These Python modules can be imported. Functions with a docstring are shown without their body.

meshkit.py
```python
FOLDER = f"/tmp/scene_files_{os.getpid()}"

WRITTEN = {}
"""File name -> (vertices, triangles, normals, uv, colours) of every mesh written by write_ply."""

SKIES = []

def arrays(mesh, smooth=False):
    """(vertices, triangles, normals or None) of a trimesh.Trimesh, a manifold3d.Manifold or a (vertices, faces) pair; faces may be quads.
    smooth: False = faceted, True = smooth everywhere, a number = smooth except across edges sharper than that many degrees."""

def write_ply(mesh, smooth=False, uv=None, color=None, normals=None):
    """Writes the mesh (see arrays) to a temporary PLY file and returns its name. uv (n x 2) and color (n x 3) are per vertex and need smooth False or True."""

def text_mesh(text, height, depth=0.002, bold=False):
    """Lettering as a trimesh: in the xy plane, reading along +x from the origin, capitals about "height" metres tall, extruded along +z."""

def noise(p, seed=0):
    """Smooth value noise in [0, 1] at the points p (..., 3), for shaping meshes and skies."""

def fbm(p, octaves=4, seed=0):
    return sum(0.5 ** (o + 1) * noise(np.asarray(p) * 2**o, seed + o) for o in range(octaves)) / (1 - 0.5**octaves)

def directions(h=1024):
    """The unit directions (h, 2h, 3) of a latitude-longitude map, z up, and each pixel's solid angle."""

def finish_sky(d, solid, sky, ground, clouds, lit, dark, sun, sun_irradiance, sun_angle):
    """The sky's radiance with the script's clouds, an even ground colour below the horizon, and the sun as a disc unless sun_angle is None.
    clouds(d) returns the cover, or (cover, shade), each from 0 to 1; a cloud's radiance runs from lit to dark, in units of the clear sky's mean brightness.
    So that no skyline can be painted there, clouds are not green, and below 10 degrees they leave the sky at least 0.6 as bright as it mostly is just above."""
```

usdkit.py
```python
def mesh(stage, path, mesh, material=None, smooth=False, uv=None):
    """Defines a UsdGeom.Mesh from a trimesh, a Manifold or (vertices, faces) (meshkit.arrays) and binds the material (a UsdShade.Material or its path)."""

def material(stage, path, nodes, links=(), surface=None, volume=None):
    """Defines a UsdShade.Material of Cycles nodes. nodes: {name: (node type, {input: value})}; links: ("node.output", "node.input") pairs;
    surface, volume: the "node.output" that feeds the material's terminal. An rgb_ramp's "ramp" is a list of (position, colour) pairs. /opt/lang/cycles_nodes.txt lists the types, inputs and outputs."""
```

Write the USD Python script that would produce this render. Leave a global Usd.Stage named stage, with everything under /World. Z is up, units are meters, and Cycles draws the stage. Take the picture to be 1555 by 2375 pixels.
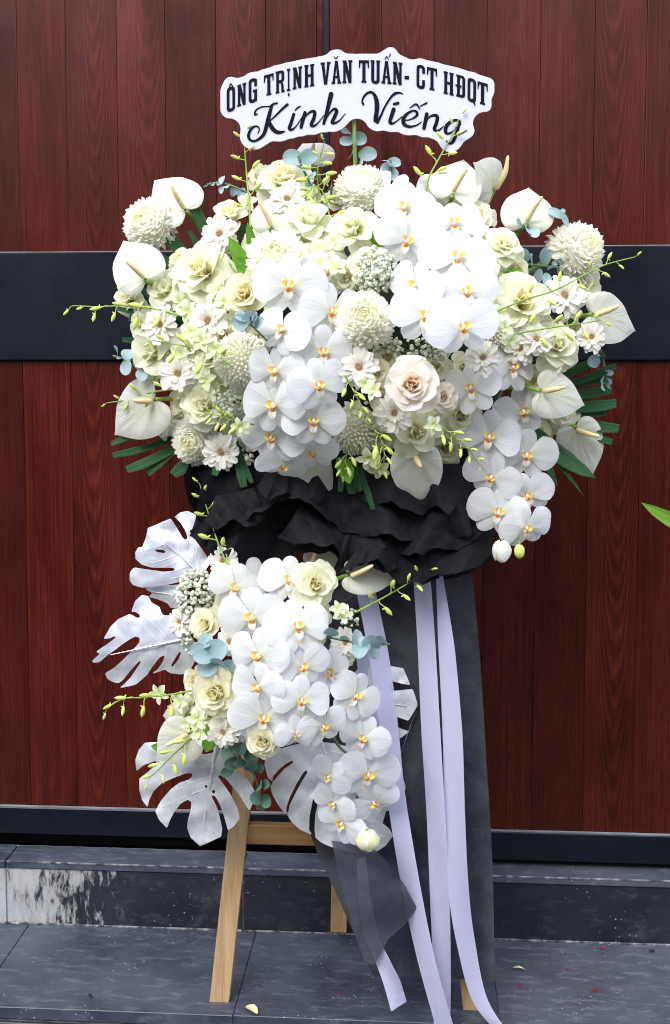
import math, random
import numpy as np, trimesh, usdkit, meshkit
from pxr import Usd, UsdGeom, UsdLux, UsdShade, Sdf, Gf, Vt
from shapely.geometry import Polygon, LineString, Point, box as sbox
from shapely import affinity, union_all
from scipy.spatial import Delaunay

# ------------------------------------------------------------------ camera, sky, light
stage = Usd.Stage.CreateInMemory()
UsdGeom.SetStageUpAxis(stage, UsdGeom.Tokens.z); UsdGeom.SetStageMetersPerUnit(stage, 1.0)
world = UsdGeom.Xform.Define(stage, '/World'); stage.SetDefaultPrim(world.GetPrim())
UsdGeom.Scope.Define(stage, '/World/Looks')
F, CX, CY0 = 2700.0, 777.5, 1028.0        # focal length and principal point, in units of the 1555 x 2375 photograph
YAW, PITCH, H = math.radians(3.9), math.radians(4.2), 1.292
fwd = np.array([-math.sin(YAW) * math.cos(PITCH), math.cos(YAW) * math.cos(PITCH), -math.sin(PITCH)])
rgt = np.array([math.cos(YAW), math.sin(YAW), 0.0])
upv = np.cross(rgt, fwd)
cam = UsdGeom.Camera.Define(stage, '/World/camera')
M = np.eye(4); M[0, :3], M[1, :3], M[2, :3], M[3, :3] = rgt, upv, -fwd, (0, 0, H)
cam.AddTransformOp().Set(Gf.Matrix4d(M.tolist()))
cam.CreateHorizontalApertureAttr(36.0); cam.CreateVerticalApertureAttr(36.0 * 2375 / 1555)
cam.CreateFocalLengthAttr(36.0 * F / 1555)
cam.CreateVerticalApertureOffsetAttr(-(1187.5 - CY0) / 1555 * 36.0)
cam.CreateClippingRangeAttr(Gf.Vec2f(0.05, 500)); cam.CreateExposureAttr(1.62)

SUN = np.array([-0.30, -0.62, 0.74]); SUN /= np.linalg.norm(SUN)
usdkit.material(stage, '/World/Looks/sky', {
    's': ('sky_texture', {'sky_type': 'single_scattering', 'sun_disc': False, 'sun_elevation': float(math.asin(SUN[2])), 'sun_rotation': float(math.atan2(SUN[0], SUN[1])),
                          'air_density': 1.0, 'aerosol_density': 1.0, 'ozone_density': 1.0}),
    'c': ('texture_coordinate', {}), 'n': ('noise_texture', {'scale': 2.2, 'detail': 5.0, 'roughness': 0.55}),
    'r': ('rgb_ramp', {'ramp': [(0.30, (0.30, 0.30, 0.30)), (0.66, (0.80, 0.80, 0.80))]}),
    'm': ('mix', {'color2': (7.1, 7.3, 8.2)}), 'b': ('background_shader', {'strength': 0.135})},
    [('c.generated', 'n.vector'), ('n.fac', 'r.fac'), ('r.color', 'm.fac'), ('s.color', 'm.color1'), ('m.color', 'b.color')], surface='b.background')
dome = UsdLux.DomeLight.Define(stage, '/World/sky')
UsdShade.MaterialBindingAPI.Apply(dome.GetPrim()).Bind(UsdShade.Material.Get(stage, '/World/Looks/sky'))
dome.GetPrim().SetCustomDataByKey('kind', 'structure')
sun = UsdLux.DistantLight.Define(stage, '/World/sun')
sun.CreateNormalizeAttr(True); sun.CreateIntensityAttr(0.235); sun.CreateAngleAttr(32.0); sun.CreateColorAttr(Gf.Vec3f(1.0, 0.98, 0.95))
zz = SUN; xx = np.cross([0, 0, 1], zz); xx /= np.linalg.norm(xx); yy = np.cross(zz, xx)
M = np.eye(4); M[0, :3], M[1, :3], M[2, :3] = xx, yy, zz
sun.AddTransformOp().Set(Gf.Matrix4d(M.tolist()))

# ------------------------------------------------------------------ placing helpers
RNG = np.random.default_rng(7)
UP = np.array([0, 0, 1.0])


def ray(px, py):
    return fwd + (px - CX) / F * rgt + (CY0 - py) / F * upv


def at(px, py, y):                     # the point of that sight line at the distance y from the camera's wall-parallel plane
    d = ray(px, py)
    return np.array([0, 0, H]) + d * (y / d[1])


def floor(px, py, z=0.0):
    d = ray(px, py)
    return np.array([0, 0, H]) + d * ((z - H) / d[2])


def size(px, y):
    return px * y / F


def unit(v):
    v = np.asarray(v, float)
    return v / (np.linalg.norm(v) + 1e-12)


counts = {}


def numbered(parent, name):
    k = counts.get((parent, name), 0)
    counts[(parent, name)] = k + 1
    return f'{parent}/{name}' if k == 0 else f'{parent}/{name}_{k:03d}'


def tag(p, label=None, cat=None, group=None, kind=None):
    p = p.GetPrim() if hasattr(p, 'GetPrim') else p
    for k, v in (('label', label), ('category', cat), ('group', group), ('kind', kind)):
        if v:
            p.SetCustomDataByKey(k, v)
    return p


def path_of(parent):
    return '/World' if parent is None else str((parent.GetPrim() if hasattr(parent, 'GetPrim') else parent).GetPath())


def obj(name, mesh, m, parent=None, smooth=False, uv=None):
    return usdkit.mesh(stage, numbered(path_of(parent), name), mesh, MAT[m], smooth, uv).GetPrim()


def struct(name, mesh, m, parent=None, smooth=False):
    return tag(obj(name, mesh, m, parent, smooth), kind='structure' if parent is None else None)


def thing(name, label, cat, group=None, matrix=None, parent=None):
    x = UsdGeom.Xform.Define(stage, numbered(path_of(parent), name))
    if matrix is not None:
        x.AddTransformOp().Set(Gf.Matrix4d(np.asarray(matrix).T.tolist()))
    if label:
        tag(x, label, cat, group)
    return x.GetPrim()


def orient(pos, n, roll=0.0, s=1.0, up=UP):
    """4x4: local z faces n, local y is up, turned by roll degrees about n, scaled by s, at pos."""
    z = unit(n); x = unit(np.cross(up, z)); y = np.cross(z, x)
    a = math.radians(roll); c, q = math.cos(a), math.sin(a)
    m = np.eye(4)
    m[:3, 0], m[:3, 1], m[:3, 2], m[:3, 3] = (x * c + y * q) * s, (y * c - x * q) * s, z * s, pos
    return m


protos = UsdGeom.Scope.Define(stage, '/World/prototypes').GetPrim()
protos.SetSpecifier(Sdf.SpecifierClass)


def proto(name):
    return UsdGeom.Xform.Define(stage, f'/World/prototypes/{name}').GetPrim()


def place(name, pr, matrix, label=None, cat=None, group=None, parent=None):
    t = thing(name, label, cat, group, matrix, parent)
    t.GetReferences().AddInternalReference(pr.GetPath()); t.SetInstanceable(True)
    return t


# ------------------------------------------------------------------ mesh helpers
def join(parts):
    vs, fs, us, n = [], [], [], 0
    for p in parts:
        v, f = p[0], p[1]
        vs.append(v); fs.append(f + n); n += len(v)
        us.append(p[2] if len(p) > 2 else np.zeros((len(v), 2)))
    return np.vstack(vs), np.vstack(fs), np.vstack(us)


def grid_faces(nv, nu):
    i, j = np.meshgrid(np.arange(nv), np.arange(nu), indexing='ij')
    a = (i * (nu + 1) + j).ravel()
    b, c, d = a + 1, a + nu + 2, a + nu + 1
    return np.vstack([np.stack([a, b, c], 1), np.stack([a, c, d], 1)])


def petal(L, W, prof, bend=(0, 0), cup=0.0, nu=6, nv=8, ruffle=0.0, freq=2.0, ph=0.0, crease=0.0, twist=0.0):
    """A petal from the origin along +y with its inner face towards +z; prof(t) is its half width, bend the slope angles along it."""
    t = (1 - np.cos(np.linspace(0, np.pi, nv + 1))) / 2
    s = np.linspace(-1, 1, nu + 1)
    th = np.interp(t, np.linspace(0, 1, len(bend)), bend)
    mid = (th[1:] + th[:-1]) / 2; dt = np.diff(t) * L
    y = np.concatenate([[0], np.cumsum(np.cos(mid) * dt)]); z = np.concatenate([[0], np.cumsum(np.sin(mid) * dt)])
    w = W * prof(t)
    X = s[None] * w[:, None]
    off = cup * w[:, None] * s[None] ** 2 + ruffle * L * np.sin(freq * 2 * np.pi * t[:, None] + ph + 1.7 * np.sign(s)[None]) * np.abs(s[None]) ** 2 * t[:, None]
    off = off - crease * L * np.exp(-(s[None] / 0.18) ** 2) * np.sin(np.pi * t)[:, None] + twist * X * t[:, None]
    v = np.stack([X, y[:, None] - np.sin(th)[:, None] * off, z[:, None] + np.cos(th)[:, None] * off], -1).reshape(-1, 3)
    uv = np.stack(np.broadcast_arrays((s[None] + 1) / 2, t[:, None]), -1).reshape(-1, 2)
    return v, grid_faces(nv, nu), uv


def ell(a=1.0, claw=0.0):
    def f(t):
        w = np.sqrt(np.clip(1 - (2 * t - 1) ** 2, 0, 1)) ** a
        return w * (1 - claw * np.clip(1 - t / 0.45, 0, 1))
    return f


def pointed(k=0.62, base=0.35):
    """Widest at k, a narrow base, a pointed tip."""
    def f(t):
        a = np.clip(t / k, 0, 1); b = np.clip((1 - t) / (1 - k), 0, 1)
        return np.where(t < k, base + (1 - base) * np.sin(a * np.pi / 2), np.sin(b * np.pi / 2) ** 0.85)
    return f


def moved(p, m):
    return (p[0] @ m[:3, :3].T + m[:3, 3],) + tuple(p[1:])


def rot(axis, deg):
    return trimesh.transformations.rotation_matrix(math.radians(deg), axis)


def tube(pts, r, sides=6, cap=True):
    pts = np.asarray(pts, float); r = np.broadcast_to(r, (len(pts),))
    t = np.gradient(pts, axis=0); t /= np.linalg.norm(t, axis=1, keepdims=True) + 1e-12
    ref = np.array([0.31, 0.17, 0.93]); 
    a = np.cross(t, ref); a /= np.linalg.norm(a, axis=1, keepdims=True) + 1e-9
    b = np.cross(t, a); ang = np.arange(sides) * 2 * np.pi / sides
    v = pts[:, None] + r[:, None, None] * (np.cos(ang)[None, :, None] * a[:, None] + np.sin(ang)[None, :, None] * b[:, None])
    n = len(pts); f = []
    for i in range(n - 1):
        for j in range(sides):
            k = (j + 1) % sides
            f += [(i * sides + j, i * sides + k, (i + 1) * sides + k), (i * sides + j, (i + 1) * sides + k, (i + 1) * sides + j)]
    v = v.reshape(-1, 3)
    if cap:
        v = np.vstack([v, pts[:1], pts[-1:]])
        for j in range(sides):
            k = (j + 1) % sides
            f += [(n * sides, k, j), (n * sides + 1, (n - 1) * sides + j, (n - 1) * sides + k)]
    return v, np.array(f)


def spline(pts, n=24):
    """Catmull-Rom through the points (any dimension)."""
    p = np.asarray(pts, float)
    if len(p) == 2:
        return p[0] + (p[1] - p[0]) * np.linspace(0, 1, n)[:, None]
    q = np.vstack([2 * p[0] - p[1], p, 2 * p[-1] - p[-2]])
    u = np.linspace(0, len(p) - 1 - 1e-9, n); i = u.astype(int); t = (u - i)[:, None]
    a, b, c, d = q[i], q[i + 1], q[i + 2], q[i + 3]
    return 0.5 * (2 * b + (c - a) * t + (2 * a - 5 * b + 4 * c - d) * t ** 2 + (3 * b - a - 3 * c + d) * t ** 3)


def revolve(rz, sides=10):
    """Closed lathe about z of (radius, z) points."""
    rz = np.asarray(rz, float); n = len(rz); ang = np.arange(sides) * 2 * np.pi / sides
    v = np.stack([rz[:, :1] * np.cos(ang), rz[:, :1] * np.sin(ang), np.repeat(rz[:, 1:], sides, 1)], -1).reshape(-1, 3)
    f = []
    for i in range(n - 1):
        for j in range(sides):
            k = (j + 1) % sides
            f += [(i * sides + j, i * sides + k, (i + 1) * sides + k), (i * sides + j, (i + 1) * sides + k, (i + 1) * sides + j)]
    return v, np.array(f)


def bx(x0, y0, z0, x1, y1, z1, bevel=0.0):
    if not bevel:
        m = trimesh.creation.box([x1 - x0, y1 - y0, z1 - z0]); m.apply_translation([(x0 + x1) / 2, (y0 + y1) / 2, (z0 + z1) / 2])
        return np.array(m.vertices), np.array(m.faces)
    b = bevel
    c = [(x, y, z) for s, (X, Y, Z) in enumerate(((b, 0, 0), (0, b, 0), (0, 0, b))) for x in (x0 + (b - X), x1 - (b - X)) for y in (y0 + (b - Y), y1 - (b - Y)) for z in (z0 + (b - Z), z1 - (b - Z))]
    m = trimesh.convex.convex_hull(np.array(c))
    return np.array(m.vertices), np.array(m.faces)


def sheet(poly, step, hole_ok=True):
    """A triangulated flat polygon with inner points: (2-D points, faces)."""
    ring = []
    for r in [poly.exterior, *poly.interiors]:
        L = r.length; n = max(8, int(L / (step * 0.55)))
        ring += [r.interpolate(i / n, normalized=True).coords[0] for i in range(n)]
    x0, y0, x1, y1 = poly.bounds
    g = [(x + (step / 2 if k % 2 else 0), y) for k, y in enumerate(np.arange(y0, y1, step * 0.87)) for x in np.arange(x0, x1, step)]
    inner = poly.buffer(-step * 0.35)
    pts = np.array(ring + [p for p in g if inner.contains(Point(p))])
    tri = Delaunay(pts).simplices
    c = pts[tri].mean(1); slim = poly.buffer(step * 0.02)
    keep = np.array([slim.contains(Point(p)) for p in c])
    tri = tri[keep]
    a, b, d = pts[tri[:, 0]], pts[tri[:, 1]], pts[tri[:, 2]]
    flip = ((b - a)[:, 0] * (d - a)[:, 1] - (b - a)[:, 1] * (d - a)[:, 0]) > 0
    tri[flip] = tri[flip][:, ::-1]
    return pts, tri


def strip(centre, side, width, n=None):
    """A ribbon along 3-D points, side (vector or one per point), width (one per point)."""
    c = np.asarray(centre, float); s = np.broadcast_to(side, c.shape); w = np.broadcast_to(width, (len(c),))[:, None]
    k = 4
    v = np.concatenate([(c + s * w * (u - 0.5))[:, None] for u in np.linspace(0, 1, k + 1)], 1).reshape(-1, 3)
    uv = np.stack(np.broadcast_arrays(np.linspace(0, 1, k + 1)[None], np.linspace(0, 1, len(c))[:, None]), -1).reshape(-1, 2)
    return v, grid_faces(len(c) - 1, k), uv


# ------------------------------------------------------------------ materials
MAT = {}


def mat(name, nodes, links, surface='p.BSDF'):
    MAT[name] = usdkit.material(stage, f'/World/Looks/{name}', nodes, links, surface=surface)


def plain(name, col, rough=0.5, spec=0.5, metal=0.0, **kw):
    mat(name, {'p': ('principled_bsdf', {'base_color': col, 'roughness': rough, 'specular_ior_level': spec, 'metallic': metal, **kw})}, [])


def petal_mat(name, col, col2=None, rough=0.5, trans=0.25, veins=28.0, bump=0.25, tcol=None, vary=0.06):
    """A petal: veins that run along it (uv), slight translucency, base to tip colour change, small change from flower to flower."""
    col2 = col2 or col; tcol = tcol or col2
    mat(name, {
        'uv': ('uvmap', {'attribute': 'st'}), 'sx': ('separate_xyz', {}),
        'rm': ('rgb_ramp', {'ramp': [(0.0, col), (0.75, col2)]}),
        'oi': ('object_info', {}), 'mr': ('map_range', {'from_min': 0.0, 'from_max': 1.0, 'to_min': 1 - vary, 'to_max': 1 + vary * 0.5}),
        'hs': ('hsv', {}),
        'mp': ('mapping', {'scale': (veins, 2.0, 1.0)}), 'nz': ('noise_texture', {'scale': 1.0, 'detail': 3.0}),
        'bm': ('bump', {'strength': bump, 'distance': 0.004}),
        'p': ('principled_bsdf', {'roughness': rough, 'specular_ior_level': 0.35}),
        't': ('translucent_bsdf', {'color': tcol}), 'mx': ('mix_closure', {'fac': trans})},
        [('uv.UV', 'sx.vector'), ('sx.y', 'rm.fac'), ('oi.random', 'mr.value'), ('mr.result', 'hs.value'), ('rm.color', 'hs.color'), ('hs.color', 'p.base_color'),
         ('uv.UV', 'mp.vector'), ('mp.vector', 'nz.vector'), ('nz.fac', 'bm.height'), ('bm.normal', 'p.normal'), ('p.BSDF', 'mx.closure1'), ('t.BSDF', 'mx.closure2')],
        surface='mx.closure')


def noise_mat(name, ramp, scale, stretch=(1, 1, 1), rough=(0.5, 0.5), bump=0.0, dist=0.002, detail=6.0, spec=0.5, coord='pos', alpha=None, **kw):
    nodes = {'g': ('geometry', {}) if coord == 'pos' else ('texture_coordinate', {}), 'mp': ('mapping', {'scale': stretch}),
             'n': ('noise_texture', {'scale': scale, 'detail': detail, 'roughness': 0.6}), 'r': ('rgb_ramp', {'ramp': ramp}),
             'rr': ('map_range', {'from_min': 0.3, 'from_max': 0.7, 'to_min': rough[0], 'to_max': rough[1]}),
             'p': ('principled_bsdf', {'specular_ior_level': spec, **kw})}
    links = [('g.position' if coord == 'pos' else 'g.object', 'mp.vector'), ('mp.vector', 'n.vector'), ('n.fac', 'r.fac'), ('r.color', 'p.base_color'), ('n.fac', 'rr.value'), ('rr.result', 'p.roughness')]
    if bump:
        nodes['b'] = ('bump', {'strength': bump, 'distance': dist}); links += [('n.fac', 'b.height'), ('b.normal', 'p.normal')]
    mat(name, nodes, links)


# varnished red-brown boards: fine straight pores, arched heartwood grain on some, broad darker stains
for k in range(6):
    o = RNG.uniform(0, 20, 3); tone = [1.05, 0.84, 1.22, 0.72, 1.10, 0.92][k]
    c = lambda r, g, b: (r * tone, g * tone, b * tone)
    arch = [0.36, 0.10, 0.08, 0.10, 0.30, 0.14][k]
    mat(f'board_{k}', {
        'g': ('geometry', {}), 'tc': ('texture_coordinate', {}), 'sx': ('separate_xyz', {}), 'sg': ('separate_xyz', {}),
        'x2': ('math', {'math_type': 'power', 'value2': 2.0}), 'ab': ('math', {'math_type': 'absolute'}), 'xk': ('math', {'math_type': 'multiply', 'value2': 16000.0}),
        'zk': ('math', {'math_type': 'multiply_add', 'value2': 95.0 * (1 if k % 2 else -1), 'value3': float(o[0])}),
        'mp': ('mapping', {'location': (o[0], o[1], o[2]), 'scale': (16.0, 16.0, 2.2)}), 'n1': ('noise_texture', {'scale': 1.0, 'detail': 3.0, 'roughness': 0.5}),
        'nk': ('math', {'math_type': 'multiply', 'value2': 14.0}), 'a1': ('math', {'math_type': 'add'}), 'a2': ('math', {'math_type': 'add'}),
        'sn': ('math', {'math_type': 'sine'}), 'ma': ('map_range', {'from_min': -1.0, 'from_max': 1.0, 'to_min': 0.2, 'to_max': 0.8}),
        'mf': ('mapping', {'location': (o[2], o[0], o[1]), 'scale': (300.0, 300.0, 5.0)}), 'nf': ('noise_texture', {'scale': 1.0, 'detail': 4.0, 'roughness': 0.6}),
        'mb': ('mapping', {'location': (o[1], o[2], o[0]), 'scale': (5.5, 5.5, 2.0)}), 'nb': ('noise_texture', {'scale': 1.0, 'detail': 6.0, 'roughness': 0.62, 'distortion': 0.4}),
        'w': ('mix_float', {'fac': arch}),
        'r': ('rgb_ramp', {'ramp': [(0.25, c(0.019, 0.0020, 0.0015)), (0.42, c(0.043, 0.0045, 0.0027)), (0.58, c(0.068, 0.0082, 0.0039)), (0.78, c(0.122, 0.0220, 0.0082))]}),
        'rb': ('rgb_ramp', {'ramp': [(0.30, (0.40, 0.40, 0.48)), (0.44, (0.82, 0.82, 0.86)), (0.56, (1.0, 1.0, 1.0)), (0.72, (1.40, 1.5, 1.25))]}),
        'mu': ('mix', {'mix_type': 'multiply', 'fac': 1.0}), 'b': ('bump', {'strength': 0.2, 'distance': 0.001}),
        'rr': ('map_range', {'from_min': 0.3, 'from_max': 0.7, 'to_min': 0.20, 'to_max': 0.36}),
        'p': ('principled_bsdf', {'specular_ior_level': 0.42, 'specular_tint': (1.0, 0.76, 0.76)})},
        [('tc.object', 'sx.vector'), ('sx.x', 'ab.value1'), ('ab.value', 'x2.value1'), ('x2.value', 'xk.value1'), ('g.position', 'sg.vector'), ('sg.z', 'zk.value1'),
         ('g.position', 'mp.vector'), ('mp.vector', 'n1.vector'), ('n1.fac', 'nk.value1'), ('xk.value', 'a1.value1'), ('zk.value', 'a1.value2'), ('a1.value', 'a2.value1'), ('nk.value', 'a2.value2'), ('a2.value', 'sn.value1'), ('sn.value', 'ma.value'),
         ('g.position', 'mf.vector'), ('mf.vector', 'nf.vector'), ('g.position', 'mb.vector'), ('mb.vector', 'nb.vector'),
         ('ma.result', 'w.b'), ('nf.fac', 'w.a'), ('w.result', 'r.fac'), ('nb.fac', 'rb.fac'), ('r.color', 'mu.color1'), ('rb.color', 'mu.color2'),
         ('mu.color', 'p.base_color'), ('nf.fac', 'b.height'), ('b.normal', 'p.normal'), ('nb.fac', 'rr.value'), ('rr.result', 'p.roughness')])
noise_mat('black_steel', [(0.3, (0.0015, 0.0020, 0.0036)), (0.7, (0.0035, 0.0046, 0.0085))], 4.0, (1, 1, 1), (0.18, 0.38), 0.05, 0.002, spec=0.36)
noise_mat('steel_edge', [(0.3, (0.10, 0.10, 0.11)), (0.7, (0.30, 0.30, 0.33))], 30.0, (0.3, 1, 1), (0.35, 0.5))


def stone(name, base, light, speck, rough, bumpy=0.3, paint=0.0, px=(-0.8, 0.02)):
    """Dark honed slate: clouding, pale scuffs, small flecks; paint > 0 adds flaking white limewash left of px[0]..px[1]."""
    nodes = {'g': ('geometry', {}), 'n': ('noise_texture', {'scale': 5.0, 'detail': 8.0, 'roughness': 0.65}), 'r': ('rgb_ramp', {'ramp': [(0.32, base), (0.68, light)]}),
             'ms': ('mapping', {'scale': (16, 52, 30), 'rotation': (0, 0, 0.25)}), 'n2': ('noise_texture', {'scale': 1.0, 'detail': 6.0, 'roughness': 0.75}),
             'r2': ('rgb_ramp', {'ramp': [(0.52, (0, 0, 0)), (0.72, (0.55, 0.55, 0.55))]}),
             'mx': ('mix', {'color2': speck}),
             'v': ('voronoi_texture', {'scale': 75.0}), 'vr': ('rgb_ramp', {'ramp': [(0.07, (0.8, 0.8, 0.8)), (0.16, (0, 0, 0))]}),
             'n3': ('noise_texture', {'scale': 9.0, 'detail': 2.0}), 'r3': ('rgb_ramp', {'ramp': [(0.52, (0, 0, 0)), (0.60, (1, 1, 1))]}),
             'mm': ('math', {'math_type': 'multiply'}), 'mx2': ('mix', {'color2': (0.42, 0.42, 0.43)}),
             'rr': ('map_range', {'from_min': 0.3, 'from_max': 0.7, 'to_min': rough[0], 'to_max': rough[1]}),
             'b': ('bump', {'strength': bumpy, 'distance': 0.0025}), 'p': ('principled_bsdf', {'specular_ior_level': 0.5})}
    links = [('g.position', 'n.vector'), ('n.fac', 'r.fac'), ('g.position', 'ms.vector'), ('ms.vector', 'n2.vector'), ('n2.fac', 'r2.fac'), ('r2.color', 'mx.fac'), ('r.color', 'mx.color1'),
             ('g.position', 'v.vector'), ('v.distance', 'vr.fac'), ('g.position', 'n3.vector'), ('n3.fac', 'r3.fac'), ('vr.color', 'mm.value1'), ('r3.color', 'mm.value2'),
             ('mm.value', 'mx2.fac'), ('mx.color', 'mx2.color1'), ('n.fac', 'rr.value'), ('rr.result', 'p.roughness'), ('n2.fac', 'b.height'), ('b.normal', 'p.normal')]
    if paint:
        nodes |= {'sx': ('separate_xyz', {}), 'pm': ('map_range', {'from_min': px[0], 'from_max': px[1], 'to_min': 0.20, 'to_max': -0.15}),
                  'mpp': ('mapping', {'scale': (42, 42, 12)}), 'np': ('noise_texture', {'scale': 1.0, 'detail': 9.0, 'roughness': 0.72}), 'ad': ('math', {'math_type': 'add'}),
                  'rp': ('rgb_ramp', {'ramp': [(0.48, (0, 0, 0)), (0.56, (0.75, 0.75, 0.75)), (0.72, (1, 1, 1))]}), 'mx3': ('mix', {'color2': (0.46, 0.46, 0.46)})}
        links += [('g.position', 'sx.vector'), ('sx.x', 'pm.value'), ('g.position', 'mpp.vector'), ('mpp.vector', 'np.vector'), ('np.fac', 'ad.value1'), ('pm.result', 'ad.value2'),
                  ('ad.value', 'rp.fac'), ('rp.color', 'mx3.fac'), ('mx2.color', 'mx3.color1'), ('mx3.color', 'p.base_color')]
    else:
        links.append(('mx2.color', 'p.base_color'))
    mat(name, nodes, links)


PX = (float(at(-30, 2050, 2.525)[0]), float(at(330, 2050, 2.525)[0]))
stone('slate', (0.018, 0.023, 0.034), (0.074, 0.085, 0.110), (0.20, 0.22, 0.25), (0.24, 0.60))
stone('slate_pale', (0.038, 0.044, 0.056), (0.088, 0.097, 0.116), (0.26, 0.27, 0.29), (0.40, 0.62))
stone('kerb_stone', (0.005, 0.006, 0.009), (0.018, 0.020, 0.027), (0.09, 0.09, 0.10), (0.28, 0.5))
stone('kerb_painted', (0.005, 0.006, 0.009), (0.018, 0.020, 0.027), (0.09, 0.09, 0.10), (0.34, 0.6), paint=1.0, px=PX)
noise_mat('worn_edge', [(0.42, (0.03, 0.033, 0.04)), (0.56, (0.20, 0.20, 0.21)), (0.7, (0.42, 0.42, 0.43))], 26.0, (1.6, 0.2, 0.2), (0.6, 0.8))
noise_mat('mortar', [(0.35, (0.10, 0.10, 0.10)), (0.65, (0.30, 0.30, 0.29))], 40.0, (1, 1, 1), (0.8, 0.9), 0.4)
noise_mat('dark_plaster', [(0.35, (0.50, 0.47, 0.42)), (0.65, (0.60, 0.56, 0.50))], 3.0, (1, 1, 1), (0.8, 0.9), 0.2)
noise_mat('shutter_grey', [(0.35, (0.035, 0.035, 0.037)), (0.65, (0.06, 0.06, 0.062))], 3.0, (1, 1, 1), (0.6, 0.7), 0.1)
noise_mat('asphalt', [(0.35, (0.035, 0.036, 0.038)), (0.65, (0.065, 0.066, 0.068))], 12.0, (1, 1, 1), (0.7, 0.9), 0.3)
mat('pine', {
    'g': ('geometry', {}), 'mp': ('mapping', {'scale': (20.0, 20.0, 1.6)}), 'n1': ('noise_texture', {'scale': 1.0, 'detail': 2.0, 'distortion': 0.4}),
    'k1': ('math', {'math_type': 'multiply', 'value2': 22.0}), 'sn': ('math', {'math_type': 'sine'}), 'ma': ('map_range', {'from_min': -1.0, 'from_max': 1.0, 'to_min': 0.25, 'to_max': 0.75}),
    'mf': ('mapping', {'scale': (300.0, 300.0, 8.0)}), 'nf': ('noise_texture', {'scale': 1.0, 'detail': 3.0}), 'w': ('mix_float', {'fac': 0.5}),
    'r': ('rgb_ramp', {'ramp': [(0.3, (0.36, 0.22, 0.10)), (0.5, (0.50, 0.33, 0.165)), (0.72, (0.58, 0.41, 0.235))]}), 'p': ('principled_bsdf', {'roughness': 0.5})},
    [('g.position', 'mp.vector'), ('mp.vector', 'n1.vector'), ('n1.fac', 'k1.value1'), ('k1.value', 'sn.value1'), ('sn.value', 'ma.value'), ('g.position', 'mf.vector'), ('mf.vector', 'nf.vector'),
     ('nf.fac', 'w.a'), ('ma.result', 'w.b'), ('w.result', 'r.fac'), ('r.color', 'p.base_color')])
mat('pine_rail', {
    'g': ('geometry', {}), 'mp': ('mapping', {'scale': (1.2, 30.0, 55.0)}), 'n1': ('noise_texture', {'scale': 1.0, 'detail': 3.0, 'distortion': 0.5}),
    'r': ('rgb_ramp', {'ramp': [(0.3, (0.24, 0.11, 0.035)), (0.5, (0.40, 0.22, 0.08)), (0.7, (0.50, 0.31, 0.13))]}), 'p': ('principled_bsdf', {'roughness': 0.45})},
    [('g.position', 'mp.vector'), ('mp.vector', 'n1.vector'), ('n1.fac', 'r.fac'), ('r.color', 'p.base_color')])


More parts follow.
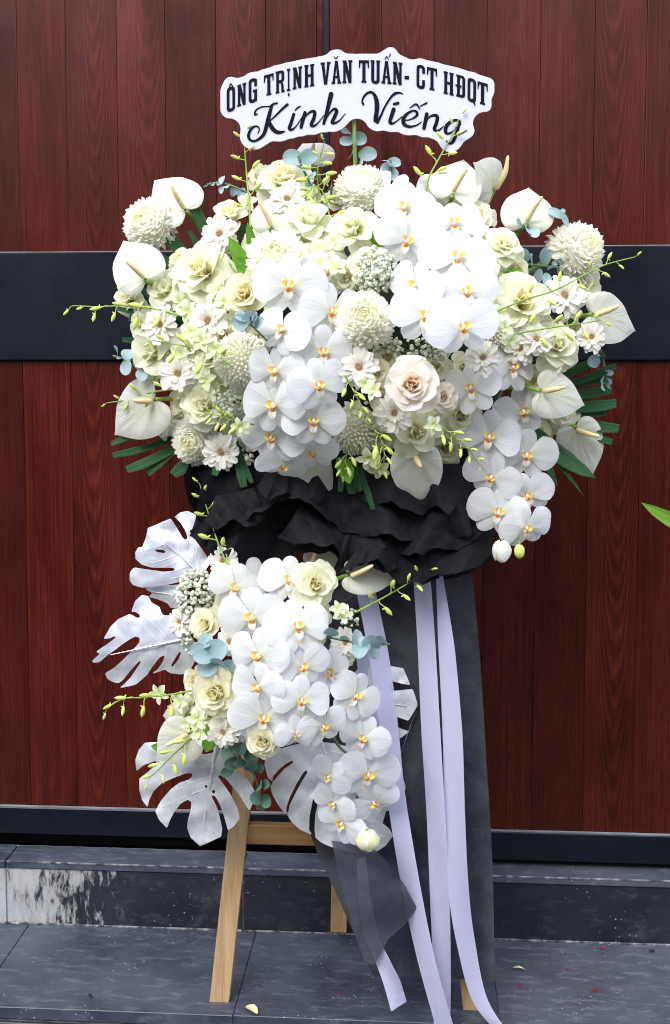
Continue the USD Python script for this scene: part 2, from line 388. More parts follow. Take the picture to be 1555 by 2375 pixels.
def cloth(name, dark, light, through, rough=0.75, spec=0.35, lo=0.3, hi=0.7):
    """Black non-woven wrap: fibres, faint creases, a little see-through."""
    mat(name, {
        'g': ('geometry', {}), 'n': ('noise_texture', {'scale': 700.0, 'detail': 3.0, 'roughness': 0.7}), 'n2': ('noise_texture', {'scale': 7.0, 'detail': 6.0, 'roughness': 0.65, 'distortion': 0.6}), 'w': ('mix_float', {'fac': 0.65}),
        'r': ('rgb_ramp', {'ramp': [(lo, dark), (hi, light)]}), 'b': ('bump', {'strength': 0.25, 'distance': 0.001}),
        'p': ('principled_bsdf', {'roughness': rough, 'specular_ior_level': spec, 'sheen_weight': 0.03, 'sheen_roughness': 0.5}), 't': ('transparent_bsdf', {'color': (0.75, 0.75, 0.78)}),
        'mr': ('map_range', {'from_min': 0.3, 'from_max': 0.7, 'to_min': through * 0.5, 'to_max': through * 1.5}), 'mx': ('mix_closure', {})},
        [('g.position', 'n.vector'), ('g.position', 'n2.vector'), ('n.fac', 'w.a'), ('n2.fac', 'w.b'), ('w.result', 'r.fac'), ('r.color', 'p.base_color'), ('n.fac', 'b.height'), ('b.normal', 'p.normal'),
         ('n.fac', 'mr.value'), ('mr.result', 'mx.fac'), ('p.BSDF', 'mx.closure1'), ('t.BSDF', 'mx.closure2')], surface='mx.closure')


cloth('black_wrap', (0.0025, 0.0025, 0.003), (0.006, 0.006, 0.0075), 0.02, 0.9, 0.07)
cloth('black_ruffle', (0.003, 0.003, 0.004), (0.009, 0.009, 0.0115), 0.03, 0.72, 0.13)
cloth('black_drape', (0.012, 0.014, 0.018), (0.075, 0.080, 0.092), 0.06, 0.75, 0.3, 0.40, 0.60)
cloth('black_flap', (0.020, 0.021, 0.030), (0.085, 0.085, 0.115), 0.17, 0.75, 0.3, 0.38, 0.62)
mat('satin', {'uv': ('uvmap', {'attribute': 'st'}), 'mp': ('mapping', {'scale': (2.0, 26.0, 1.0)}), 'n': ('noise_texture', {'scale': 1.0, 'detail': 4.0, 'roughness': 0.55, 'distortion': 0.5}), 'b': ('bump', {'strength': 0.35, 'distance': 0.004}),
              'p': ('principled_bsdf', {'base_color': (0.58, 0.58, 0.75), 'roughness': 0.27, 'specular_ior_level': 0.5, 'sheen_weight': 0.2}), 't': ('translucent_bsdf', {'color': (0.55, 0.55, 0.80)}), 'mx': ('mix_closure', {'fac': 0.2})},
    [('uv.UV', 'mp.vector'), ('mp.vector', 'n.vector'), ('n.fac', 'b.height'), ('b.normal', 'p.normal'), ('p.BSDF', 'mx.closure1'), ('t.BSDF', 'mx.closure2')], surface='mx.closure')
plain('sign_white', (0.60, 0.60, 0.76), 0.35); plain('sign_ink', (0.003, 0.003, 0.005), 0.6, 0.12)
petal_mat('orchid_white', (0.79, 0.82, 0.74), (0.85, 0.85, 0.85), 0.5, 0.38, 18.0, 0.34, (0.92, 0.92, 0.93))
petal_mat('lip_white', (0.80, 0.52, 0.06), (0.86, 0.86, 0.84), 0.4, 0.2, 10.0, 0.1)
petal_mat('lip_yellow', (0.74, 0.20, 0.01), (0.84, 0.66, 0.16), 0.45, 0.15, 16.0, 0.2)
plain('callus', (0.72, 0.20, 0.012), 0.45)
plain('column_white', (0.85, 0.85, 0.86), 0.35)
petal_mat('cream', (0.87, 0.84, 0.48), (0.89, 0.87, 0.66), 0.5, 0.40, 22.0, 0.2, (0.90, 0.87, 0.66))
petal_mat('cream_heart', (0.90, 0.80, 0.38), (0.91, 0.86, 0.58), 0.5, 0.45, 18.0, 0.2, (0.90, 0.82, 0.50))
petal_mat('ivory', (0.82, 0.84, 0.44), (0.88, 0.88, 0.69), 0.5, 0.40, 22.0, 0.2, (0.88, 0.88, 0.68))
petal_mat('blush', (0.90, 0.77, 0.56), (0.91, 0.88, 0.79), 0.5, 0.36, 22.0, 0.2, (0.90, 0.78, 0.66))
petal_mat('peach', (0.92, 0.62, 0.36), (0.93, 0.78, 0.58), 0.5, 0.42, 18.0, 0.2)
petal_mat('gerbera_white', (0.84, 0.76, 0.56), (0.90, 0.88, 0.80), 0.5, 0.30, 14.0, 0.3)
noise_mat('gerbera_disc', [(0.30, (0.30, 0.13, 0.04)), (0.5, (0.62, 0.42, 0.20)), (0.68, (0.78, 0.66, 0.42))], 32.0, (1, 1, 1), (0.6, 0.7), 0.0, coord='obj')
mat('mum_white', {'tc': ('texture_coordinate', {}), 'sx': ('vector_math', {'math_type': 'length'}), 'cc': ('mapping', {'location': (0, 0, -0.36), 'scale': (1, 1, 1)}),
    'r': ('rgb_ramp', {'ramp': [(0.03, (0.88, 0.84, 0.40)), (0.15, (0.94, 0.93, 0.74)), (0.36, (0.96, 0.955, 0.87))]}), 'p': ('principled_bsdf', {'roughness': 0.5, 'specular_ior_level': 0.3}),
    't': ('translucent_bsdf', {'color': (0.96, 0.95, 0.84)}), 'mx': ('mix_closure', {'fac': 0.5})},
    [('tc.object', 'cc.vector'), ('cc.vector', 'sx.vector1'), ('sx.value', 'r.fac'), ('r.color', 'p.base_color'), ('p.BSDF', 'mx.closure1'), ('t.BSDF', 'mx.closure2')], surface='mx.closure')
petal_mat('spathe', (0.66, 0.68, 0.46), (0.67, 0.67, 0.58), 0.30, 0.20, 90.0, 0.45, (0.80, 0.82, 0.60))
noise_mat('spadix', [(0.3, (0.72, 0.56, 0.30)), (0.7, (0.82, 0.70, 0.36))], 160.0, (1, 1, 1), (0.5, 0.6), 0.5, 0.001, coord='obj')
noise_mat('stem_green', [(0.3, (0.16, 0.30, 0.03)), (0.7, (0.28, 0.42, 0.06))], 30.0, (1, 1, 1), (0.4, 0.5))
noise_mat('stem_dark', [(0.3, (0.06, 0.12, 0.05)), (0.7, (0.12, 0.20, 0.09))], 30.0, (1, 1, 1), (0.45, 0.55))
noise_mat('bud_green', [(0.3, (0.48, 0.58, 0.08)), (0.7, (0.66, 0.74, 0.22))], 40.0, (1, 1, 1), (0.35, 0.45), subsurface_weight=0.0)
petal_mat('floret', (0.64, 0.72, 0.26), (0.85, 0.87, 0.66), 0.5, 0.3, 16.0, 0.2, (0.80, 0.85, 0.50))
petal_mat('eucalyptus', (0.25, 0.38, 0.37), (0.34, 0.46, 0.47), 0.55, 0.15, 10.0, 0.2, (0.28, 0.44, 0.40), vary=0.25)
petal_mat('eucalyptus_dark', (0.07, 0.16, 0.11), (0.14, 0.25, 0.19), 0.5, 0.12, 10.0, 0.2, (0.10, 0.24, 0.12), vary=0.25)
petal_mat('palm_green', (0.020, 0.075, 0.026), (0.028, 0.105, 0.036), 0.38, 0.1, 26.0, 0.8, (0.05, 0.20, 0.04), vary=0.2)
petal_mat('leaf_green', (0.10, 0.27, 0.020), (0.17, 0.38, 0.035), 0.4, 0.2, 20.0, 0.8, (0.25, 0.50, 0.05), vary=0.2)
petal_mat('gyp', (0.84, 0.87, 0.72), (0.84, 0.87, 0.72), 0.6, 0.35, 3.0, 0.0)
noise_mat('monstera_white', [(0.30, (0.58, 0.61, 0.68)), (0.5, (0.70, 0.72, 0.79)), (0.72, (0.80, 0.81, 0.86))], 26.0, (1, 1, 1), (0.24, 0.40), 0.35, 0.0015, metallic=0.3)
noise_mat('monstera_silver', [(0.30, (0.60, 0.62, 0.63)), (0.5, (0.73, 0.75, 0.76)), (0.72, (0.84, 0.85, 0.87))], 20.0, (1, 1, 1), (0.24, 0.42), 0.30, 0.0015, metallic=0.30)
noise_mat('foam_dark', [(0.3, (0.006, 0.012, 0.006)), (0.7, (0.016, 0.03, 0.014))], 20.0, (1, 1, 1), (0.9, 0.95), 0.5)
plain('petal_red', (0.30, 0.008, 0.025), 0.6); plain('scrap_cream', (0.62, 0.55, 0.30), 0.5); plain('scrap_dark', (0.012, 0.010, 0.009), 0.7)
plain('stick_green', (0.14, 0.34, 0.08), 0.4)

# ------------------------------------------------------------------ setting: street, step, paving tiles, kerb, gate
KY, FY = 2.525, 2.183                     # front of the kerb, front edge of the paved step
LY, RY = 2.645, 2.578                     # front faces of the two gate leaves
# the house across the street, behind the camera: it shades the foot of the gate and shows in the varnish
opp = thing('facing_house', 'house across the street facing the gate, dark shutters below a pale upper wall', 'house')
obj('ground_floor', bx(-14, -6.4, -0.16, 14, -3.25, 2.45), 'shutter_grey', opp)
obj('upper_wall', bx(-14, -6.4, 2.46, 14, -3.2, 4.3), 'dark_plaster', opp)
for k in range(7):
    obj('shutter', bx(-11.6 + k * 3.4, -3.27, -0.15, -9.2 + k * 3.4, -3.225, 2.25, 0.01), 'shutter_grey', opp)
    obj('window', bx(-11.3 + k * 3.4, -3.22, 2.9, -10.1 + k * 3.4, -3.185, 3.9, 0.01), 'black_steel', opp)
obj('eaves', bx(-14.2, -6.6, 4.31, 14.2, -2.95, 4.45, 0.02), 'dark_plaster', opp)
struct('street', (np.array([[-60, -60, -0.16], [60, -60, -0.16], [60, FY - 0.004, -0.16], [-60, FY - 0.004, -0.16.__float__()]], float), np.array([[0, 1, 2], [0, 2, 3]])), 'asphalt')
pav = tag(UsdGeom.Xform.Define(stage, '/World/pavement'), kind='structure')
struct('bed', bx(-2.7, FY + 0.006, -0.16, 2.7, 3.1, -0.0056), 'mortar', pav)
tx = [floor(545, 2340)[0] + k * 0.523 for k in range(-4, 5)]
for a, b in zip(tx[:-1], tx[1:]):
    h = RNG.uniform(-0.0008, 0.0008)
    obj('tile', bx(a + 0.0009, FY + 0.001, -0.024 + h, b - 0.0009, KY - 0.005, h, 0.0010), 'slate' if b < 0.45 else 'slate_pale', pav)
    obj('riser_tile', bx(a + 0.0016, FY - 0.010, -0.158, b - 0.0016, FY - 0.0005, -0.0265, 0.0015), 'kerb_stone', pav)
kerb = tag(UsdGeom.Xform.Define(stage, '/World/kerb'), 'low dark stone kerb under the gate with flaking white paint at one end', 'kerb', kind='structure')
TB = float(floor(250, 1966, 0.147)[1])            # back edge of the kerb's tread
kx = [floor(566, 2150)[0] + k * 0.545 for k in range(-4, 5)]
for i, (a, b) in enumerate(zip(kx[:-1], kx[1:])):
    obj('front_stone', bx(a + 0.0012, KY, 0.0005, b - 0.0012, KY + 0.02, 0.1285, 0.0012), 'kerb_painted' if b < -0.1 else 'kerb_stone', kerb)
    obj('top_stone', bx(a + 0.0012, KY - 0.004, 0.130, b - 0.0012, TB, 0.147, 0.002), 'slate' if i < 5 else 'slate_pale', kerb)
    obj('worn_edge', bx(a + 0.0015, KY - 0.0046, 0.1435, b - 0.0015, KY - 0.0015, 0.1474, 0.0008), 'worn_edge', kerb)
    obj('foot_grout', bx(a + 0.001, KY - 0.0045, -0.004, b - 0.001, KY - 0.0003, 0.0022, 0.001), 'worn_edge', kerb)
    obj('joint_mortar', bx(b - 0.0011, KY + 0.003, 0.001, b + 0.0011, KY + 0.019, 0.127), 'mortar', kerb)
obj('core', bx(-2.7, KY + 0.022, 0.001, 2.7, TB - 0.003, 0.1285), 'mortar', kerb)
obj('back_mortar', bx(-2.7, TB + 0.0005, 0.06, 2.7, TB + 0.005, 0.1445), 'mortar', kerb)
struct('channel', bx(-2.7, TB + 0.0055, -0.005, 2.7, KY + 0.55, 0.012), 'black_steel')


struct('inner_wall', bx(-1.95, 2.93, 0.013, 1.75, 3.0, 2.6), 'shutter_grey')
LZ = [at(100, 586, LY)[2], at(100, 835, LY)[2], at(300, 1876, LY)[2], at(300, 1938, LY)[2]]   # band top and bottom, rail top and bottom


def gate_leaf(x0, x1, y, joints, label, mats, stile_x):
    g = thing('gate_leaf', label, 'gate')
    xs = [x0] + [j for j in joints if x0 < j < x1] + [x1]
    for i, (a, b) in enumerate(zip(xs[:-1], xs[1:])):
        for z0, z1 in ((LZ[2] + 0.0028, LZ[1] - 0.002), (LZ[0] + 0.0025, 2.5)):
            d = RNG.uniform(-0.0008, 0.0008)
            xm = (a + b) / 2 + RNG.uniform(-0.02, 0.02)
            pl = obj('plank', bx(a + 0.0003 - xm, y + d, z0, b - 0.0003 - xm, y + 0.022, z1, 0.0010), f'board_{mats[i % len(mats)]}', g)
            UsdGeom.Xformable(pl).AddTranslateOp().Set((xm, 0, 0))
    obj('backing', bx(x0 - 0.001, y + 0.0225, 0.16, x1 + 0.001, y + 0.05, 2.5), 'black_steel', g)
    obj('band', bx(x0, y - 0.010, LZ[1], x1, y + 0.022, LZ[0], 0.002), 'black_steel', g)
    obj('band_edge', bx(x0, y - 0.0085, LZ[0] + 0.0003, x1, y + 0.0, LZ[0] + 0.0022), 'steel_edge', g)
    obj('bottom_rail', bx(x0, y - 0.010, LZ[3], x1, y + 0.022, LZ[2], 0.002), 'black_steel', g)
    obj('rail_edge', bx(x0, y - 0.0085, LZ[2] + 0.0003, x1, y + 0.0, LZ[2] + 0.0024), 'steel_edge', g)
    obj('stile', bx(stile_x[0], y - 0.006, LZ[2] + 0.0026, stile_x[1], y + 0.03, 2.5, 0.001), 'black_steel', g)
    return g


wl = 2.645
lj = [at(x, 200, LY)[0] for x in (-78, 40, 153, 271, 384, 501, 617, 735)]
lj = [lj[0] - 0.113 * k for k in range(9, 0, -1)] + lj
rj = [at(x, 200, RY)[0] for x in (884, 1007, 1130, 1254, 1379, 1500)]
rj = rj + [rj[-1] + 0.117 * k for k in range(1, 9)]
sx = at(750, 200, LY)[0], at(764, 200, RY)[0]
gate_leaf(-1.95, sx[0], LY, lj, 'varnished red brown plank gate leaf set farther back than the other', [0, 3, 2, 0, 4, 1, 0, 5], (sx[0] + 0.001, sx[0] + 0.016))
gate_leaf(sx[1], 1.75, RY, rj, 'varnished red brown plank gate leaf standing nearer than the other', [4, 0, 1, 5, 1, 0, 5, 3], (sx[1] - 0.012, sx[1] - 0.001))

for lab, xa, xb in (('grey rendered gate pier at the end of the nearer leaf', 1.76, 2.3), ('grey rendered gate pier at the end of the farther leaf', -2.5, -1.96)):
    pier = thing('gate_pier', lab, 'wall')
    obj('shaft', bx(xa, 2.53, 0.149, xb, 3.05, 2.7, 0.006), 'dark_plaster', pier)
    obj('cap', bx(xa - 0.04, 2.49, 2.701, xb + 0.04, 3.09, 2.78, 0.008), 'kerb_stone', pier)
for lab, xa, xb in (('plain rendered boundary wall beyond the nearer leaf', 2.31, 9.0), ('plain rendered boundary wall beyond the farther leaf', -9.0, -2.51)):
    wal = thing('boundary_wall', lab, 'wall')
    obj('face', bx(xa, 2.60, -0.158, xb, 2.9, 2.4, 0.004), 'dark_plaster', wal)
    obj('coping', bx(xa, 2.56, 2.401, xb, 2.94, 2.46, 0.006), 'kerb_stone', wal)

# ------------------------------------------------------------------ wooden easel, black wrap, satin ribbons
easel = thing('wooden_easel', 'pale pine easel that carries the flower spray', 'easel')


def leg(p0, p1, y0, y1, w, d, name='leg'):
    """A squared post between two sight-line points, w wide and d deep."""
    a, b = at(*p0, y0), at(*p1, y1)
    ax = unit(b - a); sx_ = unit(np.cross(ax, [0, -1, 0])); sy_ = np.cross(sx_, ax)
    c = [p + sx_ * w / 2 * i + sy_ * d / 2 * j for p in (a, b) for i in (-1, 1) for j in (-1, 1)]
    m = trimesh.convex.convex_hull(np.array(c))
    return obj(name, m, 'pine', easel)


ya = floor(510, 2325)[1]
leg((510, 2322), (702, 560), ya + 0.012, 2.31, 0.0385, 0.022)
leg((1098, 2343), (905, 560), floor(1098, 2345)[1] + 0.012, 2.31, 0.0385, 0.022)
leg((786, 2156), (806, 620), KY - 0.045, 2.335, 0.034, 0.022, 'back_leg')
r0, r1 = at(568, 1935, 2.262), at(1046, 1935, 2.262)
obj('crossbar', bx(r0[0], 2.250, at(700, 1958, 2.26)[2], r1[0], 2.270, at(700, 1912, 2.26)[2], 0.002), 'pine_rail', easel)


def fn(xs, ys):
    return lambda x: np.interp(x, xs, ys)


def wrap(name, label, top, low, x0, x1, yf, m, nu=90, nv=26, group=None, cat='wrap', taper=(0, 0), back=0.075):
    """A hanging sheet between two curves of the picture plane; yf(u, v, px, py) is its distance."""
    px = np.linspace(x0, x1, nu + 1); v = np.linspace(0, 1, nv + 1)
    T, B = top(px), low(px)
    def pt(i, a, w):
        b = T[i] + (B[i] - T[i]) * w
        a = a + taper[0] * (1 - w) * (1 - i / nu) ** 2 - taper[1] * (1 - w) * (i / nu) ** 2 + 5 * math.sin(b / 23 + a / 37)
        b = b + w ** 4 * (5 * math.sin(a / 14.0 + 2 * math.sin(a / 31)) + 1.2 * math.sin(a / 4.3))
        return at(a, b, yf((a - x0) / (x1 - x0), w, a, b) + back * max(0, (a - 1040) / 110) ** 1.5)
    P = [[pt(i, a, w) for i, a in enumerate(px)] for w in v]
    V = np.array(P).reshape(-1, 3)
    return tag(obj(name, (V, grid_faces(nv, nu)[:, ::-1]), m, None, True), label, cat, group)


def nz(x, y, s=0):
    return float(meshkit.fbm(np.array([x, y, 0.37 + s]), 3, s)) - 0.5


wrap('black_wrap', 'black paper wrap gathered behind the flowers, undermost layer', fn([430, 1150], [1010, 1000]),
     fn([425, 470, 500, 560, 620, 700, 760, 800, 870, 930, 1000, 1080, 1148], [1100, 1262, 1296, 1322, 1318, 1288, 1278, 1318, 1300, 1346, 1352, 1330, 1296]), 425, 1148,
     lambda u, v, x, y: 2.165 - 0.035 * v + (0.008 + 0.022 * v) * math.sin(x / 24 + 2.2 * math.sin(x / 70) + v) + 0.05 * nz(x / 60, y / 80, 1), 'black_wrap', 130, 30, taper=(30, 40))
def folds(x, y, v, wl, ph, amp, lean=0.25):
    # soft curling pleats: broad waves that lean and sharpen towards the free edge
    q = (x + lean * (y - 1150) + 22 * math.sin(y / 70 + ph)) / wl
    return amp * (0.25 + v) * (math.sin(q + ph) + 0.5 * math.sin(2.1 * q + 1.3 * ph) - 0.8 * abs(math.sin(0.7 * q + ph))) - 0.020 * abs(nz(x / 34 + y / 90, y / 44 - x / 80, 11 + int(ph))) - 0.003 * abs(nz(x / 15, y / 17, 13 + int(ph)))


wrap('black_wrap', 'black ruffle that rises to the chrysanthemum and hangs over the tall bud stalk', fn([436, 690], [1050, 1090]),
     fn([430, 440, 470, 520, 590, 640, 690], [1236, 1238, 1262, 1300, 1306, 1292, 1240]), 438, 690,
     lambda u, v, x, y: 2.120 + 0.02 * u + folds(x, y, v, 26, 0.4, 0.013, 0.6) + 0.03 * nz(x / 50, y / 70, 2), 'black_ruffle', 90, 40, taper=(60, 0))
wrap('black_wrap', 'black ruffle curling below the hanging white spathes', fn([560, 700, 1090], [1090, 1075, 1075]),
     fn([560, 590, 640, 690, 740, 790, 840, 900, 960, 1020, 1090], [1212, 1196, 1168, 1160, 1184, 1226, 1250, 1236, 1258, 1250, 1236]), 560, 1090,
     lambda u, v, x, y: 2.125 - 0.045 * v + folds(x, y, v, 31, 1.7, 0.014, -0.5) + 0.04 * nz(x / 55, y / 60, 3), 'black_ruffle', 130, 40, taper=(60, 0))
wrap('black_wrap', 'black ruffle spreading to a point beside the lowest orchid buds', fn([790, 1150], [1190, 1110]),
     fn([790, 840, 880, 920, 960, 1010, 1060, 1110, 1146], [1322, 1318, 1296, 1348, 1356, 1340, 1326, 1312, 1290]), 790, 1146,
     lambda u, v, x, y: 2.120 - 0.045 * v + folds(x, y, v, 36, 3.0, 0.014, 0.7) + 0.04 * nz(x / 70, y / 60, 4), 'black_ruffle', 110, 40, taper=(90, 0))
wrap('black_wrap', 'small black ruffle curled up over the dim tucked anthurium', fn([640, 900], [1170, 1190]),
     fn([640, 690, 730, 770, 810, 850, 900], [1250, 1268, 1262, 1266, 1316, 1296, 1270]), 640, 900,
     lambda u, v, x, y: 2.105 - 0.03 * v + folds(x, y, v, 22, 5.0, 0.012, -0.3) + 0.03 * nz(x / 40, y / 50, 7), 'black_ruffle', 80, 34, taper=(60, 60))


for k_, (lab, tp, lo, xa, xb, yy_, wl_, ph_, ln_) in enumerate([
    ('short black ruffle just under the middle cascade tips', ([590, 760], [1085, 1080]), ([590, 630, 670, 720, 760], [1130, 1158, 1148, 1176, 1140]), 590, 760, 2.088, 17, 0.8, 0.7),
    ('short black ruffle beside the short-spadix anthurium', ([820, 1080], [1090, 1075]), ([820, 870, 910, 960, 1010, 1050, 1080], [1150, 1176, 1160, 1196, 1176, 1190, 1140]), 820, 1080, 2.086, 20, 2.9, -0.6),
    ('black ruffle fold swinging towards the hanging orchids', ([900, 1120], [1180, 1160]), ([900, 950, 1000, 1060, 1100, 1120], [1262, 1290, 1276, 1270, 1246, 1226]), 900, 1120, 2.086, 24, 4.2, 0.9),
    ('narrow black ruffle hanging over the first satin ribbon', ([780, 930], [1220, 1215]), ([780, 810, 850, 890, 930], [1296, 1330, 1306, 1330, 1310]), 780, 930, 2.084, 15, 1.1, 0.2),
    ('black ruffle curl at the edge by the tall bud stalk', ([470, 620], [1150, 1130]), ([470, 510, 550, 590, 620], [1210, 1232, 1206, 1226, 1190]), 470, 620, 2.092, 16, 3.6, -0.8)]):
    wrap('black_wrap', lab, fn(*tp), fn(*lo), xa, xb, lambda u, v, x, y: yy_ + 0.016 - 0.03 * v + 0.035 * (2 * u - 1) ** 4 + folds(x, y, v, wl_, ph_, 0.011, ln_) + 0.02 * nz(x / 40, y / 40, 20 + k_), 'black_ruffle', 70, 26, taper=(30, 30), back=0.02)


def panel(name, label, left, right, yf, m, nu=60, nv=110, cat='wrap'):
    L, R = spline(left, nv + 1), spline(right, nv + 1)
    V = []
    for j in range(nv + 1):
        for i in range(nu + 1):
            p = L[j] + (R[j] - L[j]) * i / nu
            V.append(at(p[0], p[1], yf(i / nu, j / nv, p[0], p[1])))
    return tag(obj(name, (np.array(V), grid_faces(nv, nu)[:, ::-1]), m, None, True), label, cat)


panel('black_drape', 'long thin black cloth hanging to the paving behind the ribbons', [(640, 1300), (672, 1600), (694, 1820), (726, 1950), (790, 2095), (842, 2212), (866, 2262)],
      [(1092, 1300), (1112, 1500), (1128, 1750), (1141, 1960), (1146, 2130), (1148, 2276)],
      lambda u, v, x, y: 2.200 + 0.012 * math.sin(u * 15 + 2 * v) * (0.3 + v) * (0.4 + 0.6 * abs(math.sin(3 * u))) + 0.035 * nz(x / 130, y / 300, 5) - 0.010 * abs(nz(x / 60 + y / 150, y / 55 - x / 90, 9)) - 0.004 * v, 'black_drape')
fp = [(770, 1950), (860, 1962), (905, 2005), (940, 2055), (968, 2107), (936, 2150), (900, 2180), (884, 2212), (868, 2240), (846, 2232), (815, 2140), (790, 2050)]
p2, f2 = sheet(Polygon(fp), 14)
obj_flap = obj('black_flap', (np.array([at(x, y, 2.118 - 0.018 * math.sin((x - 780) / 62) + 0.03 * nz(x / 60, y / 60, 6) + 0.00010 * (y - 1950)) for x, y in p2]), f2), 'black_flap', None, True)
tag(obj_flap, 'folded corner of thin black cloth sticking out over the ribbon', 'wrap')


def ribbon(label, pts, ws, y0, y1, tilt=0.0, wob=0.011, ph=0.0):
    n = 60
    c = spline([(a, b) for a, b in pts], n); w = np.interp(np.linspace(0, 1, n), np.linspace(0, 1, len(ws)), ws)
    C, S = [], []
    for k, (a, b) in enumerate(c):
        t = k / (n - 1); y = y0 + (y1 - y0) * t + wob * math.sin(7 * t + ph)
        C.append(at(a, b, y)); tw = tilt + 0.75 * math.sin(6.5 * t + ph * 2)
        S.append(unit([math.cos(tw), math.sin(tw), 0]) / max(0.35, math.cos(tw)))
    v, f, uv = strip(C, np.array(S), w * 2.15 / F)
    return tag(obj('satin_ribbon', (v, f), 'satin', None, True, uv), label, 'ribbon', 'satin ribbons')


ribbon('white satin ribbon running down behind the lower orchids past the folded black corner', [(842, 1340), (866, 1450), (886, 1560), (904, 1700), (916, 1820), (932, 1930), (958, 2080), (990, 2230), (1030, 2375), (1050, 2440)], [44, 44, 42, 44, 48, 46, 44], 2.135, 2.150, 0.1)
ribbon('narrow white satin ribbon mostly hidden behind the orchids and eucalyptus', [(836, 1480), (848, 1560), (860, 1650), (872, 1740), (880, 1800)], [30, 32, 30, 28], 2.160, 2.165, 0.0, 0.004)
ribbon('straight white satin ribbon, middle one of the three long ribbons', [(979, 1335), (990, 1500), (1000, 1700), (1012, 1900), (1021, 2100), (1026, 2260), (1026, 2375), (1024, 2460)], [40, 42, 45, 44, 46, 42, 40, 40], 2.150, 2.150, -0.1, 0.006, 1.0)
ribbon('white satin ribbon that ends beside the easel foot, nearest the cloth edge', [(1020, 1335), (1036, 1500), (1050, 1700), (1056, 1900), (1066, 2080), (1084, 2200), (1110, 2310), (1150, 2375), (1200, 2420)], [16, 38, 46, 48, 48, 42, 36, 34, 34], 2.145, 2.135, 0.0, 0.006, 2.0)
ribbon('short cut ribbon tail poking out under the folded black corner', [(838, 1990), (846, 2080), (862, 2170), (884, 2220), (908, 2275), (926, 2335)], [20, 26, 38, 44, 42, 36], 2.150, 2.14, 0.2, 0.004, 0.5)

# ------------------------------------------------------------------ lettered board
sign = thing('sign_board', 'white cut-out lettered board standing above the flowers', 'sign')
YS = 2.175
S = 330 / 1555.0
g1 = lambda x, y: (500 + x * S, 100 + y * S)
g2 = lambda x, y: (820 + x * S, 100 + y * S)
sh = lambda x0, y0, x1, y1: sbox(x0, y0, x1, y1)


def rbox(x0, y0, x1, y1, r, k=2.6):
    r = min(r, (x1 - x0) * 0.46)        # a rounded box in letter units: a letter is k times as tall as wide
    return affinity.scale(sbox(x0, y0 * k, x1, y1 * k).buffer(-r).buffer(r, 12), 1, 1 / k, origin=(0, 0))


def ring(x0, y0, x1, y1):
    return rbox(x0, y0, x1, y1, 0.40).difference(rbox(x0 + 0.33, y0 + 0.125, x1 - 0.33, y1 - 0.125, 0.16))


def slab(cx, y, top, w=0.42):
    return sh(cx - w / 2, y, cx + w / 2, y + 0.085)


